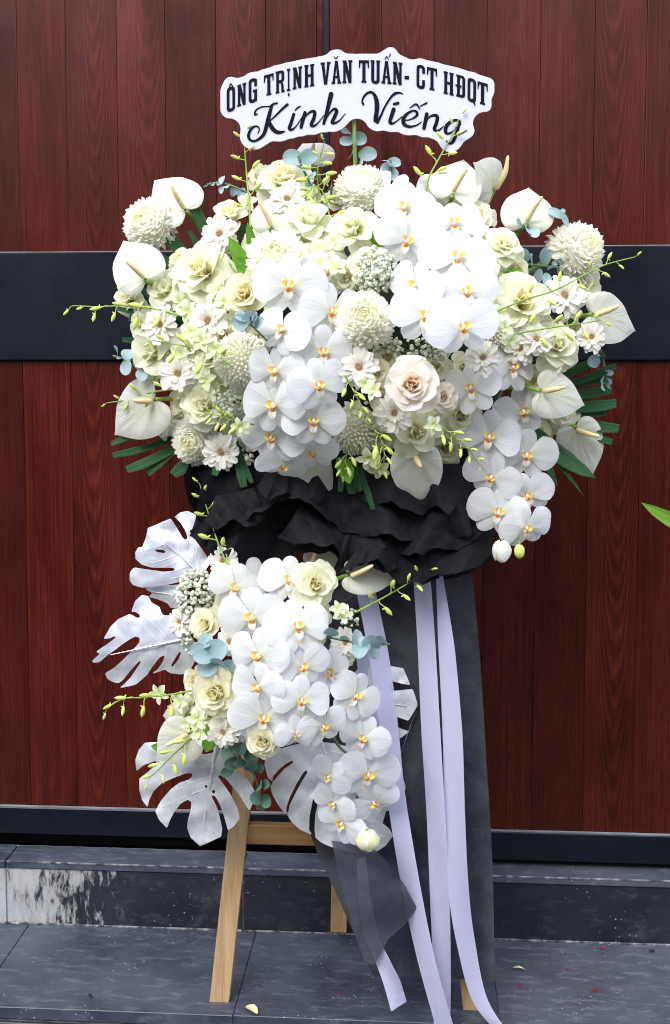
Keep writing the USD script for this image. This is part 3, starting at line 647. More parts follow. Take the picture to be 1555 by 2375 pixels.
LT = {
    'O': ring(0, -0.01, 1, 1.01),
    'N': union_all([sh(0.07, 0, 0.33, 1), sh(0.68, 0, 0.94, 1), Polygon([(0.07, 1), (0.40, 1), (0.94, 0), (0.62, 0)]), slab(0.2, 0, 0), slab(0.81, 0.915, 1), slab(0.16, 0.915, 1, 0.3)]),
    'G': union_all([ring(0, -0.01, 1, 1.01).difference(sh(0.5, 0.52, 1.1, 0.70)), sh(0.52, 0.42, 1.0, 0.52), sh(0.72, 0.02, 1.0, 0.52), sh(0.68, 0.66, 1.0, 0.95)]).difference(sh(0.66, 0.52, 1.2, 0.66)),
    'T': union_all([sh(0.34, 0, 0.66, 1), sh(0, 0.88, 1, 1), Polygon([(0, 0.88), (0, 0.66), (0.10, 0.66), (0.16, 0.88)]), Polygon([(1, 0.88), (1, 0.66), (0.90, 0.66), (0.84, 0.88)]), slab(0.5, 0, 0, 0.5)]),
    'R': union_all([sh(0.08, 0, 0.38, 1), rbox(0.08, 0.46, 0.98, 1.0, 0.3).difference(rbox(0.38, 0.57, 0.68, 0.89, 0.12)), sh(0.08, 0.6, 0.3, 1), Polygon([(0.45, 0.50), (0.76, 0.52), (0.92, 0.30), (0.94, 0.08), (0.66, 0.08), (0.64, 0.36)]), slab(0.22, 0, 0), slab(0.84, 0, 0, 0.36), slab(0.2, 0.915, 1, 0.4)]),
    'I': union_all([sh(0.30, 0, 0.72, 1), slab(0.5, 0, 0, 0.9), slab(0.5, 0.915, 1, 0.9)]),
    'H': union_all([sh(0.06, 0, 0.36, 1), sh(0.64, 0, 0.94, 1), sh(0.3, 0.45, 0.7, 0.56), slab(0.21, 0, 0), slab(0.79, 0, 0), slab(0.21, 0.915, 1), slab(0.79, 0.915, 1)]),
    'V': union_all([Polygon([(0.04, 1), (0.36, 1), (0.52, 0.30), (0.68, 1), (0.94, 1), (0.66, 0), (0.34, 0)]), slab(0.2, 0.915, 1, 0.44), slab(0.82, 0.915, 1, 0.38)]),
    'A': union_all([Polygon([(0.05, 0), (0.32, 0), (0.50, 0.72), (0.66, 0), (0.95, 0), (0.66, 1), (0.36, 1)]), sh(0.28, 0.25, 0.74, 0.34), slab(0.17, 0, 0, 0.40), slab(0.82, 0, 0, 0.42)]),
    'U': union_all([ring(0.04, -0.01, 0.96, 1.5).intersection(sh(-0.2, -0.1, 1.2, 0.99)), slab(0.2, 0.915, 1), slab(0.8, 0.915, 1)]),
    'C': union_all([ring(0, -0.01, 1, 1.01).difference(sh(0.55, 0.38, 1.1, 0.68)), sh(0.68, 0.66, 1.0, 0.88)]),
    'D': union_all([sh(0.10, 0, 0.42, 1), rbox(0.10, 0, 1.0, 1.0, 0.36).difference(rbox(0.40, 0.11, 0.68, 0.89, 0.14)), slab(0.2, 0, 0, 0.4), slab(0.2, 0.915, 1, 0.4), sh(-0.08, 0.45, 0.60, 0.54)]),
    'Q': union_all([ring(0, -0.01, 1, 1.01), Polygon([(0.50, 0.14), (0.72, 0.16), (0.98, -0.10), (0.80, -0.10)])]),
    '-': sh(0, 0, 1, 1)}
shapes = []


def put(ch, gx, x0, x1, yt, yb, sl):
    s = LT[ch]; cx = (x0 + x1) / 2
    def f(p):
        p = np.asarray(p); X = x0 + p[:, 0] * (x1 - x0); Y = yb - p[:, 1] * (yb - yt) + sl * (X - cx)
        return np.array([gx(a, b) for a, b in zip(X, Y)])
    polys = []
    for g in getattr(s, 'geoms', [s]):
        g = g.segmentize(0.2)
        polys.append(Polygon(f(np.array(g.exterior.coords)), [f(np.array(i.coords)) for i in g.interiors]))
    shapes.append(union_all(polys))


def stroke(gx, pts):
    c = spline(pts, 14 * len(pts))
    d = [Point(*gx(a, b)).buffer(max(w, 6) / 2 * S, 8) for a, b, w in c]
    return union_all([union_all([p, q]).convex_hull for p, q in zip(d[:-1], d[1:])])


for ch, *r in (('O', 115, 207, 476, 742, -0.30), ('N', 232, 330, 442, 680, -0.32), ('G', 358, 450, 386, 645, -0.26), ('T', 527, 635, 338, 565, -0.28), ('R', 655, 752, 300, 540, -0.22), ('I', 778, 820, 277, 520, -0.16),
               ('N', 845, 945, 258, 494, -0.20), ('H', 972, 1080, 232, 474, -0.16), ('V', 1152, 1258, 206, 449, -0.08), ('A', 1272, 1372, 192, 441, -0.04), ('N', 1390, 1494, 186, 434, -0.03)):
    put(ch, g1, *r)
for ch, *r in (('T', 60, 170, 186, 430, 0.01), ('U', 190, 290, 187, 440, 0.05), ('A', 308, 412, 196, 441, 0.08), ('N', 428, 532, 208, 452, 0.12), ('-', 556, 605, 356, 392, 0.12), ('C', 686, 778, 242, 494, 0.16),
               ('T', 800, 908, 270, 512, 0.20), ('H', 980, 1088, 316, 560, 0.24), ('D', 1116, 1212, 352, 590, 0.27), ('Q', 1238, 1330, 388, 640, 0.30), ('T', 1346, 1456, 430, 668, 0.30)):
    put(ch, g2, *r)
shapes += [stroke(g1, [(143, 474, 10), (162, 440, 12), (182, 468, 10)]), stroke(g1, [(1300, 146, 9), (1318, 168, 9), (1338, 142, 9)]), stroke(g2, [(344, 176, 9), (362, 146, 9), (382, 178, 9)]),
           stroke(g2, [(388, 150, 10), (404, 118, 9)]), affinity.scale(Point(*g1(800, 560)).buffer(10 * S), 1, 1.9)]
script = [(g1, [(455, 772, 10), (425, 778, 22), (440, 728, 16), (510, 692, 13), (580, 690, 10), (630, 664, 22), (672, 652, 18)]),
          (g1, [(612, 680, 30), (580, 800, 44), (555, 900, 44), (520, 1000, 36), (450, 1060, 26), (390, 1070, 24), (355, 1030, 32), (365, 970, 30), (410, 915, 22), (455, 910, 17), (474, 945, 14), (456, 984, 10)]),
          (g1, [(785, 668, 28), (720, 725, 24), (650, 795, 18), (595, 845, 12)]), (g1, [(580, 840, 26), (608, 915, 48), (655, 965, 44), (710, 975, 32), (752, 962, 12)]),
          (g1, [(855, 775, 32), (825, 870, 36), (806, 930, 38), (834, 944, 24), (885, 900, 12), (952, 796, 10)]), (g1, [(868, 733, 10), (895, 705, 18), (926, 688, 14)]),
          (g1, [(978, 757, 36), (955, 840, 38), (935, 918, 36)]), (g1, [(946, 860, 9), (1000, 780, 16), (1050, 744, 26), (1086, 752, 34), (1075, 820, 38), (1045, 892, 36), (1080, 902, 24), (1130, 860, 12), (1185, 786, 9)]),
          (g1, [(1265, 556, 52), (1238, 670, 46), (1207, 800, 38), (1184, 876, 32)]), (g1, [(1196, 850, 9), (1250, 760, 16), (1300, 716, 26), (1326, 742, 38), (1300, 810, 38), (1276, 864, 36), (1312, 868, 24), (1362, 838, 13), (1418, 770, 9)]),
          (g2, [(108, 664, 26), (96, 636, 18), (112, 588, 22), (150, 545, 24), (200, 535, 26), (240, 582, 40), (258, 665, 52), (253, 760, 48), (240, 842, 44)]), (g2, [(262, 862, 34), (302, 788, 24), (340, 700, 20), (400, 602, 22), (450, 550, 28), (500, 540, 20), (540, 552, 8)]),
          (g2, [(444, 662, 28), (488, 654, 30)]), (g2, [(440, 722, 44), (415, 800, 42), (400, 862, 36), (434, 874, 22), (484, 840, 12), (530, 800, 9)]),
          (g2, [(536, 842, 12), (620, 832, 13), (690, 790, 26), (690, 750, 28), (650, 735, 18), (590, 766, 30), (548, 820, 40), (552, 878, 42), (602, 908, 30), (680, 898, 17), (742, 858, 10)]),
          (g2, [(618, 704, 10), (684, 664, 20), (724, 718, 12)]), (g2, [(728, 686, 12), (800, 650, 18)]),
          (g2, [(800, 772, 40), (785, 850, 42), (770, 926, 38)]), (g2, [(782, 880, 10), (822, 810, 16), (870, 786, 26), (914, 800, 36), (904, 872, 38), (882, 934, 36), (922, 954, 22), (980, 906, 10)]),
          (g2, [(1164, 884, 18), (1142, 842, 22), (1080, 846, 30), (1022, 890, 40), (1002, 950, 38), (1022, 984, 28), (1070, 970, 17), (1122, 918, 10)]), (g2, [(1160, 852, 22), (1140, 930, 30), (1110, 1020, 36), (1080, 1078, 34), (1042, 1092, 20), (1014, 1062, 12)]), (g2, [(1112, 1016, 9), (1178, 984, 9), (1232, 950, 9)])]
strokes = [stroke(g, p) for g, p in script]
names_of = [0, 1, 2, 3], [4, 5], [6, 7], [8, 9], [10, 11], [12, 13], [14, 15, 16], [17, 18], [19, 20, 21]
shapes += [union_all([strokes[i] for i in ids]) for ids in names_of]
allink = union_all(shapes)
pad = union_all([union_all(shapes[:27]).buffer(15), union_all(shapes[27:]).buffer(17)])
board = pad.buffer(26).buffer(-26).buffer(-3).buffer(3)
board = Polygon(max(getattr(board, 'geoms', [board]), key=lambda g: g.area).exterior).simplify(0.4)
SP = YS / F


def flat(poly, y, d):
    """An upright plate in the sign's plane: picture outline to metres, thickness d towards the back."""
    o, ax, az = at(800, 230, YS), at(801, 230, YS) - at(800, 230, YS), at(800, 229, YS) - at(800, 230, YS)
    out = []
    for g in getattr(poly, 'geoms', [poly]):
        if g.area < 2:
            continue
        m = trimesh.creation.extrude_polygon(Polygon(g.exterior, g.interiors), d, engine='earcut')
        v = np.array(m.vertices)
        out.append((o + (v[:, :1] - 800) * ax + (230 - v[:, 1:2]) * az + np.array([0, 1, 0]) * (y + v[:, 2:]), np.array(m.faces)))
    return join(out)[:2]


obj('board', flat(board, 0.0, 0.005), 'sign_white', sign)
for s_ in shapes:
    if s_.area > 3:
        obj('letter', flat(s_.simplify(0.15), -0.0012, 0.0011), 'sign_ink', sign)
obj('stick', tube([at(822, 270, YS + 0.01), at(823, 330, YS + 0.012), at(826, 470, YS + 0.05)], size(4.4, YS), 8), 'stick_green', sign)

# ------------------------------------------------------------------ flower kinds, each built once with its parts
def rotz_tilt(az, tilt, r0=0.0, z0=0.0):
    """Places a petal (along +y, face +z): turned az degrees about z, its tip lifted tilt degrees."""
    m = rot([0, 0, 1], az) @ rot([1, 0, 0], tilt)
    m[:3, 3] = rot([0, 0, 1], az)[:3, :3] @ np.array([0, r0, 0]) + [0, 0, z0]
    return m


def cupped(az, phi, r0=0.0, z0=0.0, lean=0.0):
    """Places a petal round an upright axis: leaning phi degrees off the axis, its face towards the axis."""
    a, p = math.radians(az), math.radians(phi)
    d = np.array([math.cos(a) * math.sin(p), math.sin(a) * math.sin(p), math.cos(p)])
    n = np.array([-math.cos(a) * math.cos(p), -math.sin(a) * math.cos(p), math.sin(p)])
    m = np.eye(4); m[:3, 0], m[:3, 1], m[:3, 2] = np.cross(d, n), d, n
    m[:3, 3] = [math.cos(a) * r0, math.sin(a) * r0, z0]
    return m


def blob(c, r, sub=1, seed=0, rough=0.0):
    m = trimesh.creation.icosphere(sub); v = np.array(m.vertices)
    if rough:
        v = v * (1 + rough * (meshkit.noise(v * 2.3 + seed * 7.1, seed) - 0.5))[:, None]
    return v * np.asarray(r) + np.asarray(c), np.array(m.faces)


def part(pr, name, p, m, smooth=True):
    return usdkit.mesh(stage, numbered(str(pr.GetPath()), name), (p[0], p[1]), MAT[m], smooth, p[2] if len(p) > 2 else None).GetPrim()


orchid = []
for k in range(9):
    R = np.random.default_rng(100 + k); pr = proto(f'orchid_bloom_{k}'); orchid.append(pr)
    u = lambda a: R.uniform(-a, a)
    for sgn in (1, -1):
        p = petal(0.52, 0.292, ell(0.80, 0.66), (0.32 + u(.16), 0.04 + u(.16), -0.28 + u(.25), -0.6 + u(.4)), -0.12 + u(.16), 10, 12, 0.034, 1.2 + u(.3), u(3), 0.026, u(.12))
        part(pr, 'petal', moved(p, rotz_tilt(-sgn * (76 + u(7)), 5 + u(8), 0.02, 0.018)), 'orchid_white')
    for az in (0 + u(5), 146 + u(5), -146 + u(5)):
        p = petal(0.41, 0.150, ell(0.8, 0.45), (0.10 + u(.1), -0.12 + u(.1), -0.35 + u(.2)), -0.22, 8, 10, 0.012, 1.1, u(3), 0.014)
        part(pr, 'sepal', moved(p, rotz_tilt(az, 1, 0.02, -0.004)), 'orchid_white')
    for sgn in (1, -1):
        p = petal(0.135, 0.058, ell(0.8, 0.5), (0.5, 0.2, -0.2), 0.5, 5, 6)
        part(pr, 'lip_lobe', moved(p, rotz_tilt(-sgn * 78, 46, 0.018, 0.02) @ rot([0, 1, 0], -sgn * 24)), 'lip_yellow')
    p = petal(0.185, 0.062, pointed(0.42, 0.5), (0.9, 0.5, -0.2, -0.8), 0.35, 6, 8)
    tip = np.array([p[0][:, 0][-4], p[0][:, 1][-4], p[0][:, 2][-4]])
    tend = [tube(spline([tip, tip + [sg * .02, .03, .0], tip + [sg * .045, .03, .02], tip + [sg * .04, .005, .03]], 8), 0.004, 4) for sg in (-1, 1)]
    part(pr, 'lip', moved(join([p, *tend]), rotz_tilt(180, 2, 0.03, 0.02)), 'lip_white')
    part(pr, 'callus', blob([0, -0.058, 0.055], [0.030, 0.024, 0.026], 2, k, 0.5), 'callus')
    part(pr, 'column', blob([0, 0.006, 0.055], [0.030, 0.042, 0.050], 2, k, 0.3), 'column_white')


def rose_proto(name, k, kind):
    R = np.random.default_rng(200 + k); pr = proto(name); u = lambda a: R.uniform(-a, a)
    P = []
    n_in, n_out = {'rose': (11, 12), 'reflexed': (9, 14), 'cup': (8, 8), 'lily': (6, 9)}[kind]
    for i in range(n_in):
        f = i / max(1, n_in - 1)
        top = 26 if kind in ('rose', 'cup') else 20
        p = petal(0.30 + 0.12 * f, 0.10 + 0.11 * f, pointed(0.68, 0.5), (0.1, 0.35 * (1 - f) + 0.25, 0.55 - 0.55 * f, 0.5 - 1.1 * f), 0.75 - 0.25 * f, 6, 8, 0.012, 1.5, u(3))
        P.append((moved(p, cupped(i * 137.5 + u(10), 1 + top * f + u(3), 0.012 + 0.06 * f, 0.02 * (1 - f))), 'in' if f < 0.75 else 'mid'))
    for i in range(n_out):
        f = i / max(1, n_out - 1)
        if kind == 'rose':
            ph, L, W, b = 30 + 48 * f, 0.44 + 0.08 * f, 0.21 + 0.06 * f, (0.55, 0.25, -0.35, -0.9)
        elif kind == 'reflexed':
            ph, L, W, b = 34 + 60 * f, 0.45 + 0.10 * f, 0.225 + 0.035 * f, (0.5, 0.1, -0.5, -1.1)
        elif kind == 'cup':
            ph, L, W, b = 26 + 60 * f, 0.44 + 0.05 * f, 0.20, (0.5, 0.3, -0.2, -0.9)
        else:
            ph, L, W, b = 34 + 60 * f, 0.50, 0.205, (0.4, 0.05, -0.5, -1.2)
        prof = pointed(0.60, 0.42) if kind != 'rose' else pointed(0.70, 0.45)
        p = petal(L * (1 + u(.08)), W * (1 + u(.12)), prof, tuple(x + u(.22) for x in b), 0.30 + u(.2), 8, 9, 0.028, 1.4, u(3), 0.01, u(.25))
        P.append((moved(p, cupped(i * 137.5 + 60 + u(14), ph + u(7), 0.05 + 0.02 * f, -0.03 * f)), 'out'))
    r = max(np.percentile(np.hypot(q[0][:, 0], q[0][:, 1]), 96) for q, _ in P)
    return pr, [((q[0] * 0.5 / r, *q[1:]), m) for q, m in P]


roses = {}
for name, k, kind, cols in (('garden_rose', 0, 'rose', ('cream_heart', 'cream', 'cream')), ('garden_rose_b', 1, 'rose', ('cream_heart', 'cream', 'cream')), ('blush_rose', 2, 'rose', ('peach', 'blush', 'blush')),
                            ('reflexed_rose', 3, 'reflexed', ('cream_heart', 'cream', 'ivory')), ('reflexed_rose_b', 4, 'reflexed', ('cream', 'cream', 'ivory')), ('reflexed_rose_c', 8, 'reflexed', ('cream', 'ivory', 'ivory')),
                            ('cup_rose', 5, 'cup', ('cream_heart', 'cream', 'cream')), ('lily_rose', 6, 'lily', ('ivory', 'ivory', 'ivory')), ('lily_rose_b', 7, 'lily', ('cream', 'ivory', 'ivory'))):
    pr, P = rose_proto(name, k, kind)
    for q, m in P:
        part(pr, 'petal', q, {'in': cols[0], 'mid': cols[1], 'out': cols[2]}[m])
    roses[name] = pr

gerberas = []
for k in range(3):
    R = np.random.default_rng(300 + k); pr = proto(f'gerbera_{k}'); gerberas.append(pr); u = lambda a: R.uniform(-a, a)
    for row, (n, L, ti, z) in enumerate(((17, 0.47, 4, 0.0), (15, 0.42, 14, 0.012), (13, 0.27, 32, 0.02))):
        for i in range(n):
            p = petal(L * (1 + u(.15)), (0.088 if row < 2 else 0.050) * (1 + u(.2)), ell(0.55, 0.55), (0.25 + u(.15), -0.05 + u(.2), -0.35 + u(.3)), 0.25, 4, 6, 0, 1, 0, 0.015)
            part(pr, 'petal', moved(p, rotz_tilt(360 * (i + row * 0.5) / n + u(8), ti + u(13), 0.03, z)), 'gerbera_white')
    d = [blob([0, 0, 0.02], [0.12, 0.12, 0.045], 2)]
    for i in range(90):
        r, a = 0.135 * math.sqrt((i + .5) / 90), i * 2.39996
        d.append(moved(revolve([(0.0, 0), (0.011, 0.01), (0.009, 0.045), (0.001, 0.055)], 5), np.array([[1, 0, 0, r * math.cos(a)], [0, 1, 0, r * math.sin(a)], [0, 0, 1, 0.05 - 1.4 * r * r], [0, 0, 0, 1.0]])))
    part(pr, 'disc', join([x[:2] for x in d])[:2], 'gerbera_disc')

mums = []
for k in range(3):
    R = np.random.default_rng(400 + k); pr = proto(f'chrysanthemum_{k}'); mums.append(pr); P = []
    n = 470 if k < 2 else 320
    for i in range(n):
        c = 1 - (i + 0.5) / n * 1.52; th = math.acos(c); az = i * 137.508 + R.uniform(-6, 6)
        if k < 2:
            f = th / 2.1
            p = petal(0.15 + 0.10 * f + 0.05 * max(0, f - 0.6) + R.uniform(-.025, .025), 0.029 + 0.011 * f, ell(0.55, 0.3), (-0.25, 0.1, 0.7 - 0.9 * max(0, f - 0.55), 1.2 - 1.6 * max(0, f - 0.55) + R.uniform(-.4, .3)), 0.45, 2, 4)
            m = cupped(az, math.degrees(th) * 1.02 + R.uniform(-7, 7), 0, 0); d = m[:3, 1].copy(); m[:3, 3] = d * (0.25 + 0.05 * f + R.uniform(-.018, .018) + 0.02 * math.sin(3 * math.radians(az) + k)) * np.array([1, 1, 0.92])
            P.append(moved(p, m))
        else:
            d = np.array([math.cos(math.radians(az)) * math.sin(th), math.sin(math.radians(az)) * math.sin(th), math.cos(th)])
            P.append((*moved(revolve([(0.006, 0), (0.010, 0.06), (0.022, 0.10), (0.027, 0.135), (0.018, 0.165), (0.0, 0.172)], 6), orient(d * 0.30, d, 0, 1.0, [0.3, 0.9, 0.1])), np.zeros((36, 2))))
    q = join(P); r = np.percentile(np.linalg.norm(q[0], axis=1), 97)
    tag(part(pr, 'petals', (q[0] * 0.5 / r, q[1], q[2]), 'mum_white'), kind='stuff')
    part(pr, 'core', blob([0, 0, 0], [0.30, 0.30, 0.28], 3), 'mum_white')

buds = []
for k in range(3):
    pr = proto(f'bud_{k}'); buds.append(pr); R = np.random.default_rng(500 + k)
    ped = tube(spline([(0, 0, 0), (0.05, 0.16, 0.05), (0.02, 0.34, 0.06 - 0.03 * k), (0, 0.45, 0.02)], 8), 0.022, 5)
    body = revolve([(0.02, 0), (0.075, 0.10), (0.115, 0.26), (0.10, 0.42), (0.05, 0.54), (0.004, 0.60)], 8)
    m = orient([0, 0.42, 0.02], [0, 1, 0.1 * (k - 1)], 0, 1.0, [0, 0, 1]); body = moved(body, m)
    spur = moved(revolve([(0.05, 0), (0.045, 0.07), (0.012, 0.14), (0, 0.15)], 6), orient([0.05, 0.50, 0], [1, -0.4, 0.2], 0, 1.0))
    q = join([ped, body, spur]); usdkit.mesh(stage, f'/World/prototypes/bud_{k}/shell', (q[0], q[1]), MAT['bud_green'], True)
florets = []
for k in range(3):
    pr = proto(f'floret_{k}'); florets.append(pr); R = np.random.default_rng(520 + k); u = lambda a: R.uniform(-a, a)
    for i, az in enumerate((0, 72, -72, 144, -144)):
        p = petal(0.5, 0.17 if i in (1, 2) else 0.14, pointed(0.5, 0.45), (0.55 + u(.2), 0.1 + u(.2), -0.35 + u(.3)), 0.25, 5, 7, 0.02, 1.2, u(3))
        part(pr, 'petal', moved(p, rotz_tilt(az + u(8), 8 + u(10), 0.01, 0.0)), 'floret')
    part(pr, 'lip', moved(petal(0.26, 0.10, ell(0.8, 0.4), (0.9, 0.4, -0.4), 0.6, 5, 6), rotz_tilt(180, 12, 0.02, 0.02)), 'floret')
leafp = []
for k, mt in enumerate(('eucalyptus', 'eucalyptus', 'eucalyptus_dark')):
    pr = proto(f'round_leaf_{k}'); leafp.append(pr)
    p = petal(1.0, 0.47 - 0.05 * (k == 1), ell(0.9, 0.25), (0.15, 0.0, -0.2), 0.18, 6, 9, 0.02, 1.1, k, 0.02)
    usdkit.mesh(stage, f'/World/prototypes/round_leaf_{k}/blade', (p[0], p[1]), MAT[mt], True, p[2])

# ------------------------------------------------------------------ where things stand in the two bouquets
CU, CL = (845, 770), (650, 1570)


def ysurf(px, py):
    if py < 1240:
        r2 = ((px - 845) / 560) ** 2 + ((py - 770) / 370) ** 2
        return 1.985 + 0.20 * min(r2, 1.25)
    r2 = ((px - 650) / 250) ** 2 + ((py - 1570) / 370) ** 2
    return 2.02 + 0.12 * min(r2, 1.2)


def face(px, py, nx=None, nzv=None, seed=0):
    R = np.random.default_rng(int(px * 7 + py * 13 + seed))
    c, sx_, sy_ = (CU, 560, 370) if py < 1240 else (CL, 260, 370)
    ax = (px - c[0]) / sx_ * 0.65 + R.uniform(-.16, .16) if nx is None else nx
    az = -(py - c[1]) / sy_ * 0.50 + 0.12 + R.uniform(-.16, .16) if nzv is None else nzv
    return unit([ax, -1.0, az])


def bloom(name, pr, px, py, d, label, cat, group=None, dy=0.0, roll=None, nx=None, nzv=None, back=0.18, parent=None):
    y = ysurf(px, py) + dy; D = size(d, y); n = face(px, py, nx, nzv)
    r = np.random.default_rng(int(px * 3 + py * 5)).uniform(-180, 180) if roll is None else roll
    return place(name, pr, orient(at(px, py, y) - n * back * D, n, r, D), label, cat, group, parent)


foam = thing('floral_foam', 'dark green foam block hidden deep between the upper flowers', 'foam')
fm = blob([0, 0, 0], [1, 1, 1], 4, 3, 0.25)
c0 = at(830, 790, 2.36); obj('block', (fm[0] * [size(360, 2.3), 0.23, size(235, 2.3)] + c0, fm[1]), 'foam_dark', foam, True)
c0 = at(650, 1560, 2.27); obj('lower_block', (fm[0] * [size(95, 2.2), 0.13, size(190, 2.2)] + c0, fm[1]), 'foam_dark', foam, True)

# ---- moth orchid cascades: (x, y, width, nx, nz, roll, dy)
sprays = [
    ('white moth orchid cascade of many blooms flowing down the middle, beside the central chrysanthemum', (0.0,), [
        (757, 632, 128, .3, .1, -8, .02), (671, 662, 146, -.15, .12, -12, -.03), (766, 722, 132, .25, .0, 8, .01), (657, 768, 128, -.1, .1, -14, -.045), (751, 815, 140, .15, .05, 4, -.03),
        (641, 860, 140, -.15, .0, -8, -.055), (738, 893, 140, .1, -.15, 14, -.055), (637, 940, 142, -.2, -.05, -6, -.06), (729, 976, 140, .15, -.05, 5, -.06), (634, 1012, 136, -.2, -.2, -6, -.065),
        (727, 1048, 112, .2, -.75, 22, -.075), (656, 1076, 122, -.1, -.85, -10, -.075)]),
    ('white moth orchid cascade arching from under the upright spathe down to the baby breath', (0.0,), [
        (905, 452, 118, -.35, .35, -28, .0), (1030, 452, 118, .1, .35, 0, .02), (939, 484, 140, -.1, .3, -10, -.03), (1053, 522, 136, .15, .2, 6, -.03), (943, 560, 134, -.1, .15, -8, -.03),
        (1061, 602, 152, .1, .15, 4, -.05), (966, 664, 128, -.45, .0, -16, -.045), (1080, 678, 138, .2, .0, 8, -.05), (988, 733, 138, -.2, .0, -4, -.065), (1073, 757, 158, .05, -.05, 2, -.09)]),
    ('white moth orchid cascade trailing past the black wrap to two hanging buds', (0.0,), [
        (1186, 855, 128, .2, .2, 10, .0), (1096, 902, 140, -.1, .15, 6, -.03), (1213, 954, 138, .15, .05, 8, -.03), (1135, 1014, 132, -.2, .0, -8, -.055), (1222, 1054, 140, .2, .0, 2, -.085),
        (1143, 1106, 116, -.5, -.1, -30, -.125), (1224, 1148, 118, .3, -.15, 14, -.125), (1157, 1188, 124, -.35, -.1, -26, -.155), (1219, 1222, 118, .2, -.25, 8, -.16)]),
    ('white moth orchid cascade covering the lower bouquet from black wrap to silver leaf', (0.0,), [
        (548, 1362, 126, -.3, .2, -8, .0), (592, 1348, 112, .0, .3, 10, .03), (672, 1347, 124, .35, .2, -12, -.01), (588, 1430, 140, -.15, .1, -4, -.025), (689, 1456, 144, .1, .15, -8, -.035),
        (602, 1520, 138, -.1, .05, 2, -.04), (762, 1560, 116, .3, .1, 20, .0), (700, 1546, 134, .15, .05, 10, -.035), (602, 1592, 134, -.15, .0, -4, -.05), (699, 1624, 138, .1, .0, 4, -.055),
        (823, 1614, 130, .2, .1, -26, -.03), (612, 1664, 142, -.1, -.05, 0, -.065), (686, 1700, 104, .1, -.2, 4, -.07), (748, 1684, 120, .35, -.05, 18, -.055), (845, 1712, 128, .1, .0, -16, -.05),
        (766, 1800, 108, -.75, -.1, -30, -.05), (851, 1794, 138, .15, .0, -6, -.06), (778, 1862, 112, -.7, -.15, -24, -.065), (868, 1858, 118, .3, -.25, 30, -.06), (796, 1908, 122, -.45, -.1, -28, -.085)]),
]
last = {}
for i, (lab, _, bl) in enumerate(sprays):
    t = thing('moth_orchid', lab, 'orchid', 'white moth orchid cascades')
    pts = [at(x, y, ysurf(x, y) + dy + 0.055) for x, y, *_, dy in bl]
    spine = [np.mean([pts[max(0, j - 1)], pts[j], pts[min(len(pts) - 1, j + 1)]], 0) for j in range(len(pts))]
    obj('stem', tube(spline(spine, 60), 0.0028, 6), 'stem_dark', t, True)
    for j, (x, y, d, nx, nzv, ro, dy) in enumerate(bl):
        q = np.random.default_rng(int(x * 11 + y))
        bloom('bloom', orchid[(i * 3 + j) % 9], x, y, d * q.uniform(1.02, 1.2), None, None, None, dy + q.uniform(-.012, .012), ro + q.uniform(-13, 13), nx + q.uniform(-.34, .34), nzv + q.uniform(-.26, .22), 0.0, t)
    last[i] = t, spine[-1]


def big_bud(t, end, px, py, w, h, y, m, petals=3):
    c = at(px, py, y); W, L = size(w, y), size(h, y)
    obj('bud_stalk', tube(spline([end, (end + c) / 2 + [0, -.01, 0.006], c + [0, 0, L * 0.45]], 10), 0.0016, 5), 'stem_green', t, True)
    b = revolve([(0.002, 0.5), (0.24, 0.45), (0.42, 0.28), (0.48, 0.02), (0.44, -0.2), (0.30, -0.38), (0.12, -0.48), (0.004, -0.5)], 18)
    v = b[0] * [W, W, L]; v[:, :2] *= (1 + 0.07 * np.cos(3 * np.arctan2(v[:, 1], v[:, 0]) + 1.0))[:, None]
    obj('bud', (v * (0.82 if petals else 1.0) + c, b[1]), m, t, True)
    for k in range(petals):
        p = petal(L * 0.98, W * 0.42, ell(0.75, 0.3), (-1.15, -0.2, 0.45, 0.8), 0.6, 8, 10, 0.01, 1, k)
        mm = np.eye(4); a = math.radians(k * 360 / petals - 70)
        d = unit([0.25 * math.cos(a), 0.25 * math.sin(a), -1.0]); n = unit(np.array([-math.cos(a), -math.sin(a), -0.25])); mm[:3, 0], mm[:3, 1], mm[:3, 2] = np.cross(d, n), d, n
        mm[:3, 3] = c + [0.10 * W * math.cos(a), 0.10 * W * math.sin(a), L * 0.46]
        q = moved(p, mm); obj('bud_petal', q[:2], 'orchid_white', t, True, q[2])
big_bud(*last[2], 1165, 1280, 46, 62, 2.055, 'cream', 3)
big_bud(*last[2], 1205, 1279, 26, 34, 2.06, 'bud_green', 0)
big_bud(*last[3], 853, 1950, 72, 60, 2.045, 'cream', 4)

# ---- anthuriums: (base, tip, width, spadix from base to, y shift, tip shift in depth, label)
half = spline([(0.0, 0.05), (0.10, -0.055), (0.26, -0.10), (0.42, -0.02), (0.5, 0.18), (0.47, 0.42), (0.35, 0.66), (0.19, 0.84), (0.06, 0.96), (0.0, 1.04)], 22)
heart = np.vstack([half, half[-2:0:-1] * [-1, 1]])


